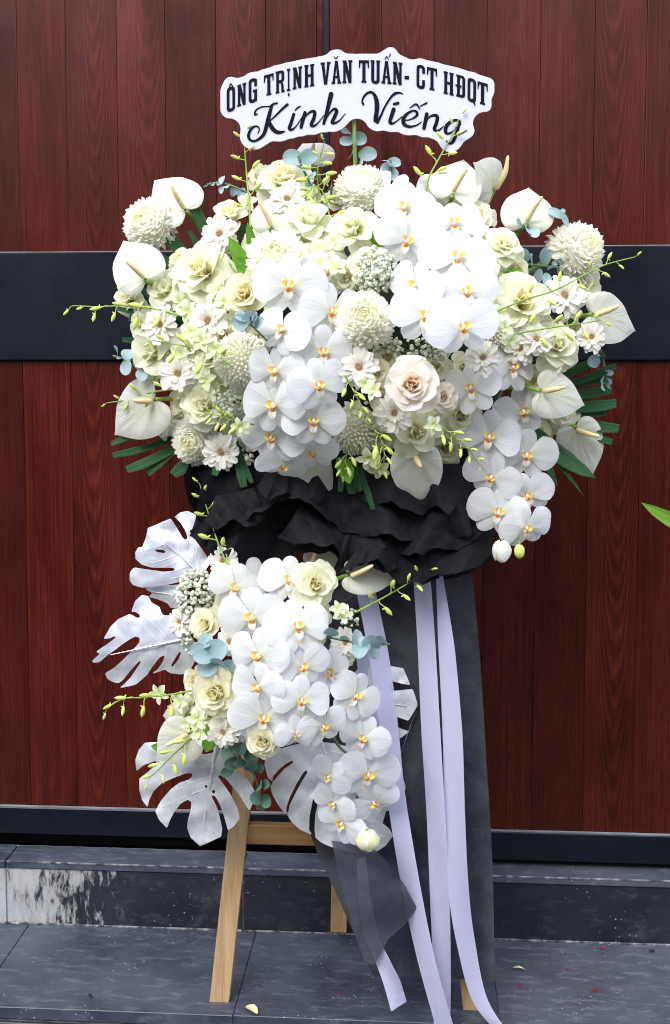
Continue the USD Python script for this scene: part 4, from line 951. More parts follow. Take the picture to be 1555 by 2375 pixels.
def anthurium(base, tip, w, spx, dy, tipdy, label, stem_to=None, k=0, stemlen=0.34):
    t = thing('anthurium', label, 'anthurium', 'white anthuriums')
    R = np.random.default_rng(600 + k)
    y = ysurf(*base) + dy
    b, e = at(*base, y), at(*tip, y + tipdy)
    ax = e - b; L = np.linalg.norm(ax); ax /= L
    n = unit(np.array([0, -1.0, 0.15]) - ax * np.dot([0, -1.0, 0.15], ax)); sd = np.cross(ax, n)
    W = size(w, y); rings = 14; V, U = [], []
    cen = np.array([0, 0.07])
    for i in range(rings + 1):
        r = i / rings
        for j, h in enumerate(heart):
            q = cen + (h - cen) * r
            x_, y_ = q[0], q[1]
            th = math.atan2(q[0], q[1] - 0.02)
            zz_ = 0.10 * (x_ ** 2) * 1.6 - 0.20 * (y_ - 0.25) ** 2 + 0.022 * math.cos(th * 11) * r * (1 - 0.6 * r) + 0.034 * r ** 3 * math.sin(3 * th + 1.7 * k) - 0.05 * r ** 6 - 0.05 * math.exp(-(x_ / 0.05) ** 2) * (y_ > 0.05) * 0.25
            V.append(b + sd * x_ * W + ax * y_ * L + n * zz_ * L); U.append((j / len(heart), r))
    m = len(heart); f = []
    for i in range(rings):
        for j in range(m):
            q = (j + 1) % m
            f += [(i * m + j, i * m + q, (i + 1) * m + q), (i * m + j, (i + 1) * m + q, (i + 1) * m + j)]
    obj('spathe', (np.array(V), np.array(f)), 'spathe', t, True, np.array(U))
    s1 = at(*spx, y - 0.03); root = b + ax * 0.06 * L + n * 0.004
    sp = spline([root, (root + s1) / 2 + n * 0.006, s1], 16); ww = size(6.6, y)
    obj('spadix', tube(sp, ww * np.interp(np.linspace(0, 1, 16), [0, .1, .6, .95, 1], [.85, 1, .85, .55, .25]), 8), 'spadix', t, True)
    to = np.array(stem_to if stem_to else (base[0] + (CU[0] - base[0]) * stemlen, base[1] + (CU[1] - base[1]) * stemlen) if base[1] < 1240 else (base[0] + (CL[0] - base[0]) * .5, base[1] + (CL[1] - base[1]) * .5))
    e2 = at(*to, y + 0.06)
    obj('stem', tube(spline([b + n * -0.002, (b + e2) / 2 + [0, 0.006, 0.004], e2], 12), size(5.2, y), 7), 'stem_green', t, True)


for k, a in enumerate([
    ((727, 386), (700, 326), 118, (729, 332), .05, .03, 'pale anthurium behind the grey green leaf pair just under the lettered board', (742, 420)),
    ((432, 488), (352, 410), 128, (397, 428), -.02, .05, 'anthurium with its tip flicked up over the large outer chrysanthemum', (482, 556)),
    ((338, 650), (279, 550), 128, (291, 604), -.05, .04, 'anthurium hanging over the black band below the large outer chrysanthemum', (424, 706)),
    ((629, 530), (648, 440), 104, (600, 466), -.015, .03, 'anthurium partly covered by a gerbera below the first reflexed rose'),
    ((1050, 452), (1078, 358), 122, (1085, 391), -.03, .06, 'upright anthurium above the orchids, directly below the end of the board', (1040, 500)),
    ((1148, 440), (1118, 384), 110, (1179, 360), .02, -.10, 'anthurium turned edge on with its yellow spadix pointing up', (1096, 560)),
    ((1222, 520), (1230, 422), 122, (1259, 455), -.02, .05, 'upright anthurium next to the side-facing chrysanthemum', (1190, 560)),
    ((1374, 728), (1489, 764), 118, (1438, 708), -.05, .05, 'anthurium pointing outwards across the black band, farthest from the bouquet', (1306, 756)),
    ((1254, 906), (1362, 938), 112, (1312, 897), -.06, .03, 'anthurium spread over the palm blades below the black band', (1180, 900)),
    ((1335, 990), (1380, 1104), 108, (1391, 1012), -.03, .02, 'small anthurium hanging against bare planks among palm tips', (1250, 985)),
    ((963, 1050), (978, 1184), 122, (978, 1084), -.05, .02, 'anthurium hanging straight down over the black wrap with a short spadix', (958, 1000)),
    ((690, 1046), (762, 1176), 118, (706, 1070), -.02, .0, 'anthurium hanging over the black wrap from under the orchid tips', (700, 1010)),
    ((361, 926), (259, 1008), 142, (308, 928), -.04, .03, 'anthurium above the cut palm blades, pointing down and away', (450, 936)),
    ((1110, 640), (1132, 515), 92, (1112, 600), .02, .03, 'anthurium mostly hidden behind the upper orchid cascade'),
    ((809, 1334), (921, 1349), 84, (866, 1311), -.04, .02, 'anthurium standing out above the first satin ribbon', (762, 1362)),
    ((716, 1312), (788, 1292), 76, (736, 1266), .06, .02, 'dim anthurium tucked under the edge of the black wrap', (708, 1350)),
    ((440, 1700), (362, 1762), 118, (384, 1730), -.05, .0, 'anthurium over the silver split leaf, with a dendrobium stalk across it', (520, 1650)),
    ((431, 1660), (372, 1662), 72, (410, 1677), .0, .02, 'small anthurium just above the one lying on the silver split leaf', (500, 1640))]):
    anthurium(*a[:7], stem_to=a[7] if len(a) > 7 else None, k=k)

# ---- pompon chrysanthemums
for k, (x, y, d, v, nx, nzv, dy, lab) in enumerate([
    (340, 510, 128, 0, -.35, .35, -.04, 'large cream chrysanthemum ball at the outer end, under an anthurium'),
    (838, 424, 126, 1, .0, 1.1, -.02, 'cream chrysanthemum ball on top of the bouquet below the board'),
    (641, 592, 142, 0, .05, .45, -.02, 'cream chrysanthemum with greenish centre above the central orchids'),
    (846, 737, 136, 1, .0, .25, -.02, 'cream chrysanthemum in the very middle between two orchid cascades'),
    (556, 830, 122, 2, -.1, .25, -.02, 'pearly spoon-petalled chrysanthemum beside the central orchids'),
    (447, 1024, 116, 0, -.25, -.1, -.04, 'cream chrysanthemum at the bottom above the cut palm blades'),
    (824, 1000, 112, 2, .1, -.2, .02, 'beige spoon-petalled chrysanthemum below the middle gerbera'),
    (1352, 572, 134, 1, .75, .45, -.04, 'cream chrysanthemum facing sideways on a thick grey stem'),
    (1146, 768, 92, 2, .3, .1, .02, 'spoon-petalled chrysanthemum peeping out behind the nearest orchid bloom')]):
    bloom('chrysanthemum', mums[v], x, y, d * 1.08, lab, 'chrysanthemum', None, dy, None, nx, nzv, 0.1)
y = 2.19
tag(obj('flower_stem', tube(spline([at(1336, 566, y), at(1270, 606, y), at(1190, 660, 2.23)], 12), size(9, y), 8), 'stem_dark', None, True), 'thick grey green stem under the sideways chrysanthemum', 'stem')

# ---- gerberas
for k, (x, y, d, nx, nzv, dy, lab) in enumerate([
    (509, 543, 82, -.1, .2, -.03, 'white gerbera above the bright leaf fan near the outer anthurium stem'), (372, 753, 84, -.2, .1, -.03, 'white gerbera beside the black band under the bare dendrobium stalk'),
    (482, 744, 86, -.1, .1, -.04, 'white gerbera with brown eye next to the round eucalyptus cluster'), (413, 866, 88, -.2, .0, -.03, 'white gerbera with a wide sandy eye below the thin arching stalk'),
    (513, 1048, 86, -.1, -.1, -.06, 'white gerbera lying on the bottom chrysanthemum'), (388, 980, 78, -.3, -.1, -.01, 'white gerbera squeezed between anthurium and bottom chrysanthemum'),
    (568, 885, 78, -.1, .1, .0, 'white gerbera half hidden by the central orchids under the pearly chrysanthemum'), (666, 460, 80, .0, .4, -.04, 'creamy gerbera right under the topmost reflexed rose'),
    (833, 851, 86, .1, .1, -.03, 'white gerbera with a ringed eye below the middle chrysanthemum'), (915, 958, 84, .1, .0, -.05, 'small white gerbera under the blush rose'),
    (1120, 829, 78, .1, .1, -.05, 'white gerbera just below the nearest large orchid bloom'), (1310, 684, 90, .2, .2, -.04, 'broad-petalled gerbera beside the outermost anthurium and black band'),
    (1245, 786, 72, .2, .1, -.04, 'small gerbera behind the nodding reflexed rose near the band'), (1372, 781, 68, .3, .1, -.05, 'small gerbera touching the outermost anthurium from below'),
    (1206, 808, 72, .2, .2, -.01, 'gerbera half covered by an orchid petal near the band edge'),
    (518, 1300, 70, -.2, .2, -.02, 'yellowish gerbera at the top of the lower bouquet beside the bud stalk'), (417, 1442, 62, -.4, .1, -.02, 'peach tinted gerbera next to the white split leaf'),
    (533, 1488, 66, -.2, .0, -.02, 'gerbera tucked under the lower orchids by the teal leaves'), (518, 1698, 74, -.3, .1, -.04, 'ragged gerbera above the dark eucalyptus sprig'),
    (552, 1612, 68, -.1, -.2, .02, 'gerbera with drooping petals behind the large lower rose'), (574, 1698, 54, .0, -.1, .03, 'gerbera showing only petal tips beside the yellow rose'),
    (800, 1490, 66, .4, .2, .0, 'cream gerbera between eucalyptus and ribbon')]):
    bloom('gerbera', gerberas[k % 3], x, y, d * 1.12, lab, 'gerbera', None, dy, None, nx, nzv, 0.05)

# ---- roses and other cupped flowers
for k, (v, x, y, d, nx, nzv, dy, lab) in enumerate([
    ('reflexed_rose', 655, 402, 122, -.05, .75, -.03, 'cream reflexed rose, topmost one under the board'), ('cup_rose', 530, 492, 92, -.1, .7, -.02, 'cream cup shaped rose standing above a gerbera'),
    ('reflexed_rose', 462, 618, 142, -.25, .35, -.04, 'largest reflexed cream rose, beside the bright leaf fan'), ('lily_rose', 378, 668, 92, -.3, .2, -.01, 'pale rose crossed by an anthurium stem near the band'),
    ('reflexed_rose_b', 294, 690, 86, -.4, .0, .01, 'pale rose below the anthurium that hangs over the band'), ('lily_rose_b', 462, 690, 108, -.2, .1, .0, 'pale greenish rose above the brown-eyed gerbera'),
    ('cup_rose', 566, 682, 124, -.1, .15, -.01, 'wide pale rose under the greenish-centred chrysanthemum'), ('lily_rose', 716, 500, 100, .0, .7, -.03, 'cream bell-like rose among nodding green buds'),
    ('lily_rose_b', 822, 522, 108, .05, .4, -.04, 'white lily-like rose below the top chrysanthemum'), ('garden_rose', 1110, 495, 82, .2, .5, .0, 'yellowish cream rose between two upright anthuriums'),
    ('reflexed_rose_b', 1172, 562, 96, .3, .5, -.03, 'cream rose with drooping petals below the edge-on anthurium'), ('reflexed_rose', 1215, 692, 132, .2, .25, -.04, 'wide open reflexed rose crossed by two dendrobium stalks'),
    ('reflexed_rose_c', 1294, 796, 112, .25, .25, -.05, 'nodding white reflexed rose above the palm blades at the band edge'), ('reflexed_rose_b', 1146, 708, 86, .2, .2, .01, 'pale rose tucked behind the orchid cascade near the bright leaves'),
    ('blush_rose', 958, 890, 122, .05, .1, -.08, 'blush rose with a peach heart, largest of the peach roses'), ('blush_rose', 1029, 920, 68, .1, .1, -.03, 'small peach rose beside the large blush rose'),
    ('reflexed_rose_c', 1072, 962, 96, .1, .0, .0, 'white rose under the third orchid cascade'), ('lily_rose', 345, 815, 104, -.3, .1, -.03, 'pale rose next to the grey round leaves at the band edge'),
    ('reflexed_rose_b', 468, 938, 118, -.2, .1, -.04, 'cream reflexed rose above the bottom chrysanthemum with a green bud stalk'), ('garden_rose_b', 852, 612, 92, .0, .4, -.01, 'greenish cream rose half sunk in baby breath'),
    ('lily_rose_b', 968, 1002, 116, .05, .0, -.03, 'greenish white rose above the short-spadix anthurium'), ('garden_rose', 1036, 1040, 88, .1, -.1, .0, 'cream rose at the lower rim over the black wrap'),
    ('garden_rose_b', 872, 862, 78, .0, .1, .0, 'yellow-hearted rose between middle gerbera and blush rose'), ('blush_rose', 890, 925, 66, .0, .0, -.01, 'small peach rose under the blush rose and above a small gerbera'),
    ('reflexed_rose_c', 1310, 962, 86, .3, -.1, .0, 'white rose under the anthurium that spreads over the palm blades'), ('garden_rose', 1256, 1004, 66, .3, .0, .0, 'cream rose behind the trailing orchids beside the palm'),
    ('garden_rose_b', 1238, 880, 68, .2, .2, .0, 'cream rose wedged between orchid and anthurium base'), ('lily_rose', 1358, 652, 92, .4, .2, .0, 'pale rose right below the sideways chrysanthemum'),
    ('lily_rose_b', 745, 588, 86, .1, .4, .01, 'pale green rose behind the topmost bloom of the middle cascade'), ('lily_rose', 440, 800, 104, -.2, .1, .0, 'pale yellow green rose under the arching dendrobium stalk'),
    ('lily_rose_b', 330, 750, 78, -.3, .1, .02, 'pale rose behind the outer gerbera at the band'), ('garden_rose', 520, 780, 84, -.1, .1, .02, 'cream rose behind the pearly chrysanthemum'),
    ('reflexed_rose_c', 600, 640, 84, -.1, .2, .03, 'pale rose behind the highest orchid of the middle cascade'), ('lily_rose', 520, 880, 90, -.1, .0, .03, 'pale rose above the baby breath by the middle cascade'),
    ('garden_rose_b', 450, 900, 76, -.1, .0, .02, 'cream rose behind the sandy-eyed gerbera'), ('lily_rose_b', 590, 1010, 84, -.1, -.1, .02, 'pale rose under the bottom of the middle cascade'),
    ('garden_rose', 890, 1010, 78, .0, -.1, .02, 'pale rose behind the hanging green buds at the rim'), ('lily_rose', 1010, 850, 78, .0, .0, .04, 'pale rose deep behind baby breath beside the blush rose'),
    ('lily_rose_b', 700, 560, 82, .0, .4, .03, 'pale green rose behind the cream bell-like rose'), ('reflexed_rose_c', 1145, 640, 80, .2, .2, .02, 'pale rose beside the bright leaves at the cascade shoulder'),
    ('reflexed_rose', 733, 1354, 100, .25, .15, -.05, 'cream reflexed rose at the top of the lower orchids'), ('garden_rose', 475, 1448, 82, -.25, .15, -.04, 'round cream rose under the lower baby breath'),
    ('garden_rose_b', 496, 1610, 116, -.2, .05, -.06, 'largest rose of the lower bouquet, below the teal leaves'), ('cup_rose', 452, 1582, 82, -.35, .1, .0, 'cream rose behind the largest lower rose'),
    ('garden_rose', 607, 1722, 82, -.1, -.05, -.08, 'yellow-hearted rose below the lowest spread orchids'), ('cup_rose', 742, 1430, 62, .3, .1, .0, 'small cream rose bud beside the lower orchids and baby breath'),
    ('lily_rose', 478, 1660, 76, -.3, .0, .0, 'pale green rose above the anthurium on the silver leaf'), ('reflexed_rose_c', 800, 1520, 62, .35, .0, .03, 'white rose under the cream gerbera by the ribbon')]):
    bloom('rose', roses[v], x, y, d * 1.22, lab, 'rose', None, dy, None, nx, nzv, 0.25)

# ---- further cream and white heads that close the gaps between the large flowers
for v, x, y, d, dy, lab in [
    ('reflexed_rose_b', 500, 560, 84, .02, 'cream rose in the gap between upper gerbera and bright leaf'), ('cup_rose', 415, 600, 74, .02, 'cream rose behind the largest reflexed rose and outer stem'), ('lily_rose', 590, 560, 78, .03, 'pale rose behind the greenish-centred chrysanthemum and bright leaf'),
    ('garden_rose_b', 770, 560, 74, .02, 'cream rose between bell-like rose and lily-like rose'), ('reflexed_rose_c', 700, 440, 70, .02, 'pale rose beside the topmost reflexed rose under the eucalyptus pair'), ('lily_rose_b', 600, 400, 66, .03, 'pale rose peeping out beside the topmost reflexed rose'),
    ('cup_rose', 780, 460, 64, .02, 'cream rose under the top chrysanthemum edge'), ('reflexed_rose_b', 390, 800, 80, .02, 'cream rose between outer gerbera and sandy-eyed gerbera'), ('lily_rose', 600, 770, 74, .03, 'pale rose between teal leaves and middle cascade'),
    ('garden_rose', 420, 940, 70, .01, 'cream rose above the bottom gerbera beside the anthurium stem'), ('reflexed_rose_c', 545, 985, 76, .01, 'pale rose between small bud bunch and bottom gerbera'), ('lily_rose_b', 480, 830, 76, .01, 'pale green rose under the wide pale rose'),
    ('reflexed_rose_b', 800, 640, 76, .02, 'cream rose between middle cascade top and baby breath dome'), ('cup_rose', 900, 830, 66, .02, 'cream rose beside loose baby breath below the middle chrysanthemum'), ('reflexed_rose_c', 1010, 1000, 78, .01, 'white rose between the peach rose and rim rose'),
    ('lily_rose', 900, 975, 66, .01, 'pale rose behind the small gerbera under the blush rose'), ('garden_rose_b', 1200, 620, 66, .02, 'cream rose between drooping rose and eucalyptus branch'), ('reflexed_rose_b', 1255, 740, 72, .02, 'cream rose between the two stalks right of the wide open rose'),
    ('lily_rose_b', 1180, 790, 70, .02, 'pale rose between the nearest orchid and covered gerbera'), ('cup_rose', 1330, 760, 60, .02, 'small cream rose under the broad-petalled gerbera stalks'), ('reflexed_rose_c', 1270, 930, 70, .02, 'white rose behind the third cascade and palm anthurium'),
    ('garden_rose', 1080, 850, 64, .02, 'cream rose below the nearest orchid beside the peach rose'), ('reflexed_rose_b', 560, 1540, 70, .01, 'cream rose between teal leaves and lower cascade'), ('lily_rose', 520, 1400, 66, .02, 'pale rose behind the first lower orchid and baby breath'),
    ('cup_rose', 545, 1660, 66, .01, 'cream rose between the ragged gerbera and lower cascade'), ('reflexed_rose_c', 720, 1480, 66, .03, 'white rose hidden between two lower orchids'), ('lily_rose_b', 430, 1640, 62, .01, 'pale rose at the outer side above the small anthurium')]:
    bloom('rose', roses[v], x, y, d * 1.2, lab, 'rose', None, dy, None, None, None, 0.25)

# ---- dendrobium stalks: bare buds towards the tip, pale open florets further down
def stalk(label, pts, dy, n=7, L=34, side0=1, droop=0.35, open_at=(), r=2.6, dy2=0.0, k=0, start=0.06):
    t = thing('dendrobium_stalk', label, 'orchid', 'dendrobium stalks')
    R = np.random.default_rng(700 + k); m = 40
    c = spline(pts, m)
    C = np.array([at(a, b, ysurf(a, b) * 0.35 + ysurf(*pts[-1]) * 0.65 + dy + dy2 * i / m) for i, (a, b) in enumerate(c)])   # tip first
    y = C[0][1]
    obj('stem', tube(C, size(r, y) * np.linspace(0.45, 1.0, m), 6), 'stem_green', t, True)
    for i in range(n):
        f = start + (0.80 - start) * (i / max(1, n - 1)) if i else 0.0
        j = min(m - 2, int(f * (m - 1))); tan = unit(C[max(0, j - 1)] - C[j + 1])
        sd = side0 * (1 if i % 2 else -1)
        d = unit(tan * (0.55 if i else 1.6) + unit(np.cross(tan, [0, -1, 0])) * sd * 0.75 + np.array([R.uniform(-.3, .3), -0.35 + R.uniform(-.3, .3), -droop + R.uniform(-.2, .2)]))
        ln = size(L * (0.62 + 0.55 * min(1, f * 1.6)) * R.uniform(.85, 1.12), y)
        mm = orient(C[j], np.cross(unit(np.cross(d, [0.2, -1, 0.1])), d), 0, ln, d)
        mm[:3, 1] = d * ln; mm[:3, 0] = np.cross(mm[:3, 1], mm[:3, 2]) / ln
        place('bud', buds[i % 3], mm, parent=t)
    for q, (a, b, s) in enumerate(open_at):
        yy = ysurf(a, b) + dy - 0.012 + R.uniform(-.012, .012); D = size(s, yy)
        place('floret', florets[q % 3], orient(at(a, b, yy), face(a, b, None, None, q), R.uniform(-60, 60), D), parent=t)


for k, a in enumerate([
    ('dendrobium bud stalk rising straight up beside the start of the script line', [(563, 273), (567, 330), (572, 400), (578, 470), (582, 540)], .03, 9, 40, 1, .1, ()),
    ('dendrobium bud stalk reaching sideways over the black band, lowest tip nearest the plank edge', [(169, 709), (230, 711), (300, 709), (370, 718), (430, 735)], -.01, 9, 46, 1, .75, ((436, 722, 62), (420, 700, 58), (505, 678, 66), (520, 700, 60))),
    ('dendrobium bud stalk crossing the last letter of the script', [(1066, 272), (1048, 315), (1020, 365), (994, 415), (985, 460)], .0, 8, 40, -1, -.1, ()),
    ('dendrobium stalk nodding with green buds between the two top roses', [(752, 332), (742, 370), (736, 410), (742, 455), (750, 520)], -.01, 10, 44, 1, .5, ((742, 610, 60), (700, 590, 54)), 2.4, 0.075),
    ('dendrobium stalk bent over beside the bell-like rose', [(712, 470), (716, 446), (730, 430), (752, 450), (764, 500), (766, 550)], -.02, 7, 44, -1, .6, ((775, 560, 50),), 2.4, 0.075),
    ('dendrobium stalk crossing the wide open reflexed rose up to the sideways chrysanthemum', [(1472, 596), (1410, 612), (1370, 630), (1290, 672), (1220, 694), (1150, 722)], -.08, 9, 36, 1, .1, ((1150, 745, 52),)),
    ('dendrobium stalk running above the gerberas to the outermost anthurium', [(1396, 742), (1350, 750), (1290, 758), (1230, 768), (1172, 778)], -.07, 8, 46, -1, .3, ((1168, 760, 58), (1185, 790, 54), (1160, 725, 50))),
    ('thin arching dendrobium stalk over the sandy-eyed gerbera', [(354, 789), (400, 797), (450, 808), (500, 826), (540, 850)], -.08, 6, 50, 1, .6, ((445, 770, 64), (470, 790, 62), (420, 820, 60), (500, 810, 66), (468, 850, 60), (440, 770, 50))),
    ('dendrobium stalk poking out behind the anthurium above the palm blades', [(250, 934), (290, 928), (330, 915), (380, 905), (440, 898)], .0, 6, 34, 1, .1, ((360, 868, 56), (352, 880, 60))),
    ('dendrobium stalk with a bunch of small buds between the reflexed rose and middle cascade', [(478, 958), (500, 962), (525, 970), (555, 978), (590, 985)], -.08, 9, 34, 1, .3, ((560, 990, 54),)),
    ('dendrobium stalk hanging below the middle gerbera', [(848, 962), (838, 940), (824, 912), (812, 890), (800, 870)], -.05, 6, 40, 1, .5, ((850, 890, 50), (866, 905, 54))),
    ('dendrobium stalk drooping over the wrap in the centre', [(890, 1082), (892, 1052), (886, 1025), (872, 1000), (850, 980)], -.06, 7, 46, 1, .9, ((855, 1062, 66), (880, 1085, 60))),
    ('short dendrobium stalk hanging beside the downward orchid', [(794, 1094), (800, 1070), (806, 1050), (812, 1030)], -.05, 5, 40, 1, .8, ()),
    ('dendrobium stalk drooping in front of the third orchid cascade', [(1113, 1078), (1090, 1046), (1060, 1018), (1030, 994), (1005, 980)], -.10, 9, 36, -1, .3, ((1004, 985, 50),)),
    ('tall thin dendrobium bud stalk in front of the black ruffle', [(464, 1124), (474, 1160), (490, 1210), (510, 1270), (534, 1322)], -.03, 8, 38, 1, .0, ()),
    ('dendrobium stalk reaching across the first satin ribbon', [(994, 1320), (960, 1345), (915, 1372), (868, 1398), (826, 1420)], -.04, 8, 42, -1, .3, ((795, 1425, 54), (784, 1412, 44))),
    ('dendrobium stalk reaching sideways under the white split leaf against the planks', [(250, 1642), (285, 1622), (330, 1618), (390, 1612), (446, 1602)], -.02, 7, 50, 1, .6, ((372, 1608, 58), (420, 1628, 60))),
    ('dendrobium stalk lying across the anthurium on the silver leaf', [(345, 1806), (372, 1782), (405, 1748), (440, 1718), (482, 1682)], -.10, 8, 44, 1, .4, ((458, 1668, 62), (466, 1700, 64), (438, 1676, 50)))]):
    stalk(*a, k=k)

# ---- single pale green florets that fill between the larger flowers
for k, (x, y, s, near) in enumerate([(575, 470, 50, 'below the cup rose at the top'), (690, 640, 56, 'above the topmost middle orchid'), (780, 620, 54, 'between the topmost middle orchid and greenish rose'), (640, 705, 60, 'behind the second middle orchid'),
                                     (420, 640, 58, 'beside the largest reflexed rose'), (545, 745, 58, 'above the teal leaf cluster edge'), (380, 850, 58, 'beside the sandy-eyed gerbera'), (480, 880, 60, 'under the sandy-eyed gerbera'),
                                     (530, 945, 56, 'over the baby breath by the reflexed rose'), (910, 900, 50, 'between blush rose and middle gerbera'), (820, 950, 52, 'over the beige chrysanthemum'), (1000, 950, 58, 'right under the blush rose'),
                                     (935, 1015, 56, 'above the short-spadix anthurium'), (1060, 1005, 56, 'by the cream rim rose'), (1180, 660, 54, 'by the bright leaves under the drooping rose'), (1240, 745, 52, 'under the wide open reflexed rose'),
                                     (1270, 850, 52, 'under the nodding rose'), (1330, 720, 50, 'under the broad-petalled gerbera'), (545, 1340, 50, 'beside the first orchid of the lower cascade'), (545, 1560, 56, 'between teal leaves and lower orchids'),
                                     (540, 1650, 54, 'by the largest lower rose'), (735, 1395, 48, 'under the lower reflexed rose')]):
    yy = ysurf(x, y) + 0.0; D = size(s * 1.15, yy)
    place('green_floret', florets[k % 3], orient(at(x, y, yy), face(x, y), 40 * k, D), 'pale green floret ' + near, 'flower')


# ---- eucalyptus sprigs
def sprig(label, stem, leaves, dy, kind=0, k=0):
    t = thing('eucalyptus_sprig', label, 'eucalyptus', 'eucalyptus sprigs')
    R = np.random.default_rng(800 + k); y = ysurf(*stem[-1]) + dy
    c = spline(stem, 24); C = np.array([at(a, b, y) for a, b in c])
    obj('stem', tube(C, size(2.6, y), 6), 'stem_dark', t, True)
    for i, (a, b, d, asp) in enumerate(leaves):
        yy = y - 0.008 + R.uniform(-.014, .010)
        j = np.argmin(np.hypot(c[:, 0] - a, c[:, 1] - b)); root = C[j]
        ctr = at(a, b, yy); ax = ctr - root
        if np.linalg.norm(ax) < size(5, y):
            ax = np.array([R.uniform(-1, 1), 0, R.uniform(-1, 1)])
        ax = unit(ax + [0, R.uniform(-.01, .01), 0]); D = size(d, yy)
        n = unit(np.array([R.uniform(-.5, .5), -1, R.uniform(-.2, .6)])); n = unit(n - ax * np.dot(n, ax))
        mm = np.eye(4); mm[:3, 0], mm[:3, 1], mm[:3, 2] = np.cross(ax, n) * D * asp, ax * D, n * D; mm[:3, 3] = ctr - ax * D * 0.5
        place('leaf', leafp[2 if kind else i % 2], mm, parent=t)


for k, a in enumerate([
    ('eucalyptus sprig with round blue green leaves on the board stick', [(822, 296), (824, 340), (830, 400)], [(802, 305, 34, .8), (804, 328, 38, .85), (831, 322, 42, .9), (820, 355, 42, .9), (853, 358, 44, .85), (838, 378, 30, .8)], .03),
    ('eucalyptus sprig beside the top chrysanthemum', [(905, 366), (908, 390), (898, 430)], [(899, 372, 32, .9), (914, 377, 34, .9), (898, 392, 34, .9), (912, 404, 40, .9), (894, 418, 30, .8)], .03),
    ('eucalyptus leaves over the pale anthurium under the board', [(692, 360), (700, 385), (722, 430)], [(678, 364, 44, .9), (716, 363, 46, .95), (702, 391, 50, .8), (690, 384, 36, .8), (722, 410, 42, .7), (716, 434, 40, .7)], .0),
    ('narrow leaved eucalyptus twig sticking out sideways below the board', [(473, 434), (500, 424), (530, 428), (575, 446)], [(486, 426, 24, .45), (495, 428, 32, .5), (504, 426, 30, .4), (516, 418, 38, .5), (514, 440, 34, .4), (530, 432, 40, .55), (542, 444, 34, .6), (560, 448, 34, .6), (574, 458, 32, .6)], .04),
    ('round teal eucalyptus cluster beside the middle orchid cascade', [(576, 744), (590, 760), (620, 790)], [(560, 746, 46, 1.0), (590, 742, 46, 1.0), (575, 730, 40, 1.0), (576, 758, 42, 1.0), (602, 750, 38, .9), (560, 734, 34, .9)], -.06),
    ('eucalyptus sprig with drooping round leaves at the edge of the black band', [(262, 825), (290, 832), (330, 840), (372, 850)], [(272, 812, 28, 1.0), (274, 831, 28, .5), (297, 823, 40, .9), (294, 851, 42, .9), (330, 868, 36, .9), (320, 842, 34, .8)], .0),
    ('eucalyptus branch with pale leaves in front of the black band by the grey stem', [(1190, 610), (1240, 614), (1290, 622), (1310, 640)], [(1196, 612, 38, .8), (1216, 594, 40, .8), (1236, 602, 42, .6), (1268, 594, 46, .8), (1284, 618, 46, .7), (1268, 648, 40, .7), (1250, 640, 34, .7), (1300, 606, 30, .7)], .02),
    ('eucalyptus twig between the upright anthurium and sideways chrysanthemum', [(1312, 490), (1280, 506), (1210, 528), (1170, 560)], [(1290, 496, 44, .55), (1309, 508, 40, .45), (1306, 490, 22, .6), (1222, 530, 52, .9), (1240, 540, 36, .8), (1205, 520, 40, .8)], .04),
    ('thin eucalyptus twig hanging with small paired leaves over the palm tips', [(1388, 790), (1398, 830), (1406, 870), (1408, 908)], [(1384, 806, 30, .9), (1390, 826, 34, .35), (1378, 838, 36, .9), (1402, 842, 26, .9), (1396, 862, 28, .7), (1414, 864, 24, .7), (1400, 880, 28, .8), (1416, 884, 28, .7), (1398, 898, 28, .8), (1412, 896, 26, .7)], -.02),
    ('dusty teal eucalyptus leaves in the lower bouquet beside the cream roses', [(476, 1488), (490, 1520), (530, 1560)], [(476, 1488, 42, .9), (470, 1520, 66, .9), (500, 1508, 62, .95), (510, 1540, 68, .9), (482, 1546, 56, .9), (530, 1545, 56, .8), (458, 1506, 40, .8)], -.02),
    ('eucalyptus sprig with blue green leaves lying over the first ribbon', [(905, 1494), (860, 1496), (820, 1490), (760, 1478)], [(768, 1466, 44, .9), (806, 1482, 50, .8), (834, 1510, 56, .75), (826, 1480, 46, .8), (862, 1492, 54, .95), (886, 1484, 42, .95), (868, 1512, 36, .8), (846, 1494, 40, .8)], -.04),
    ('dark green eucalyptus sprig hanging beside the silver leaves and easel leg', [(548, 1732), (562, 1765), (590, 1800), (606, 1850)], [(532, 1748, 40, .9), (554, 1752, 36, .8), (540, 1770, 42, .8), (528, 1790, 34, .8), (556, 1772, 36, .8), (582, 1776, 46, .8), (600, 1780, 40, .8), (590, 1806, 36, .7), (604, 1824, 42, .8), (618, 1820, 34, .8), (594, 1852, 40, .9), (618, 1858, 38, .9), (606, 1868, 34, .8)], .02, 1),
    ('dark eucalyptus leaves behind the yellow-hearted lower rose', [(560, 1720), (540, 1740)], [(558, 1738, 44, .9), (584, 1752, 44, .9), (536, 1726, 40, .8)], .05, 1),
    ('small grey eucalyptus leaf beside the bent dendrobium stalk', [(770, 430), (766, 470)], [(768, 434, 34, .7), (756, 478, 30, .8), (690, 488, 36, .7), (700, 470, 34, .6)], .03)]):
    sprig(*a, k=k)


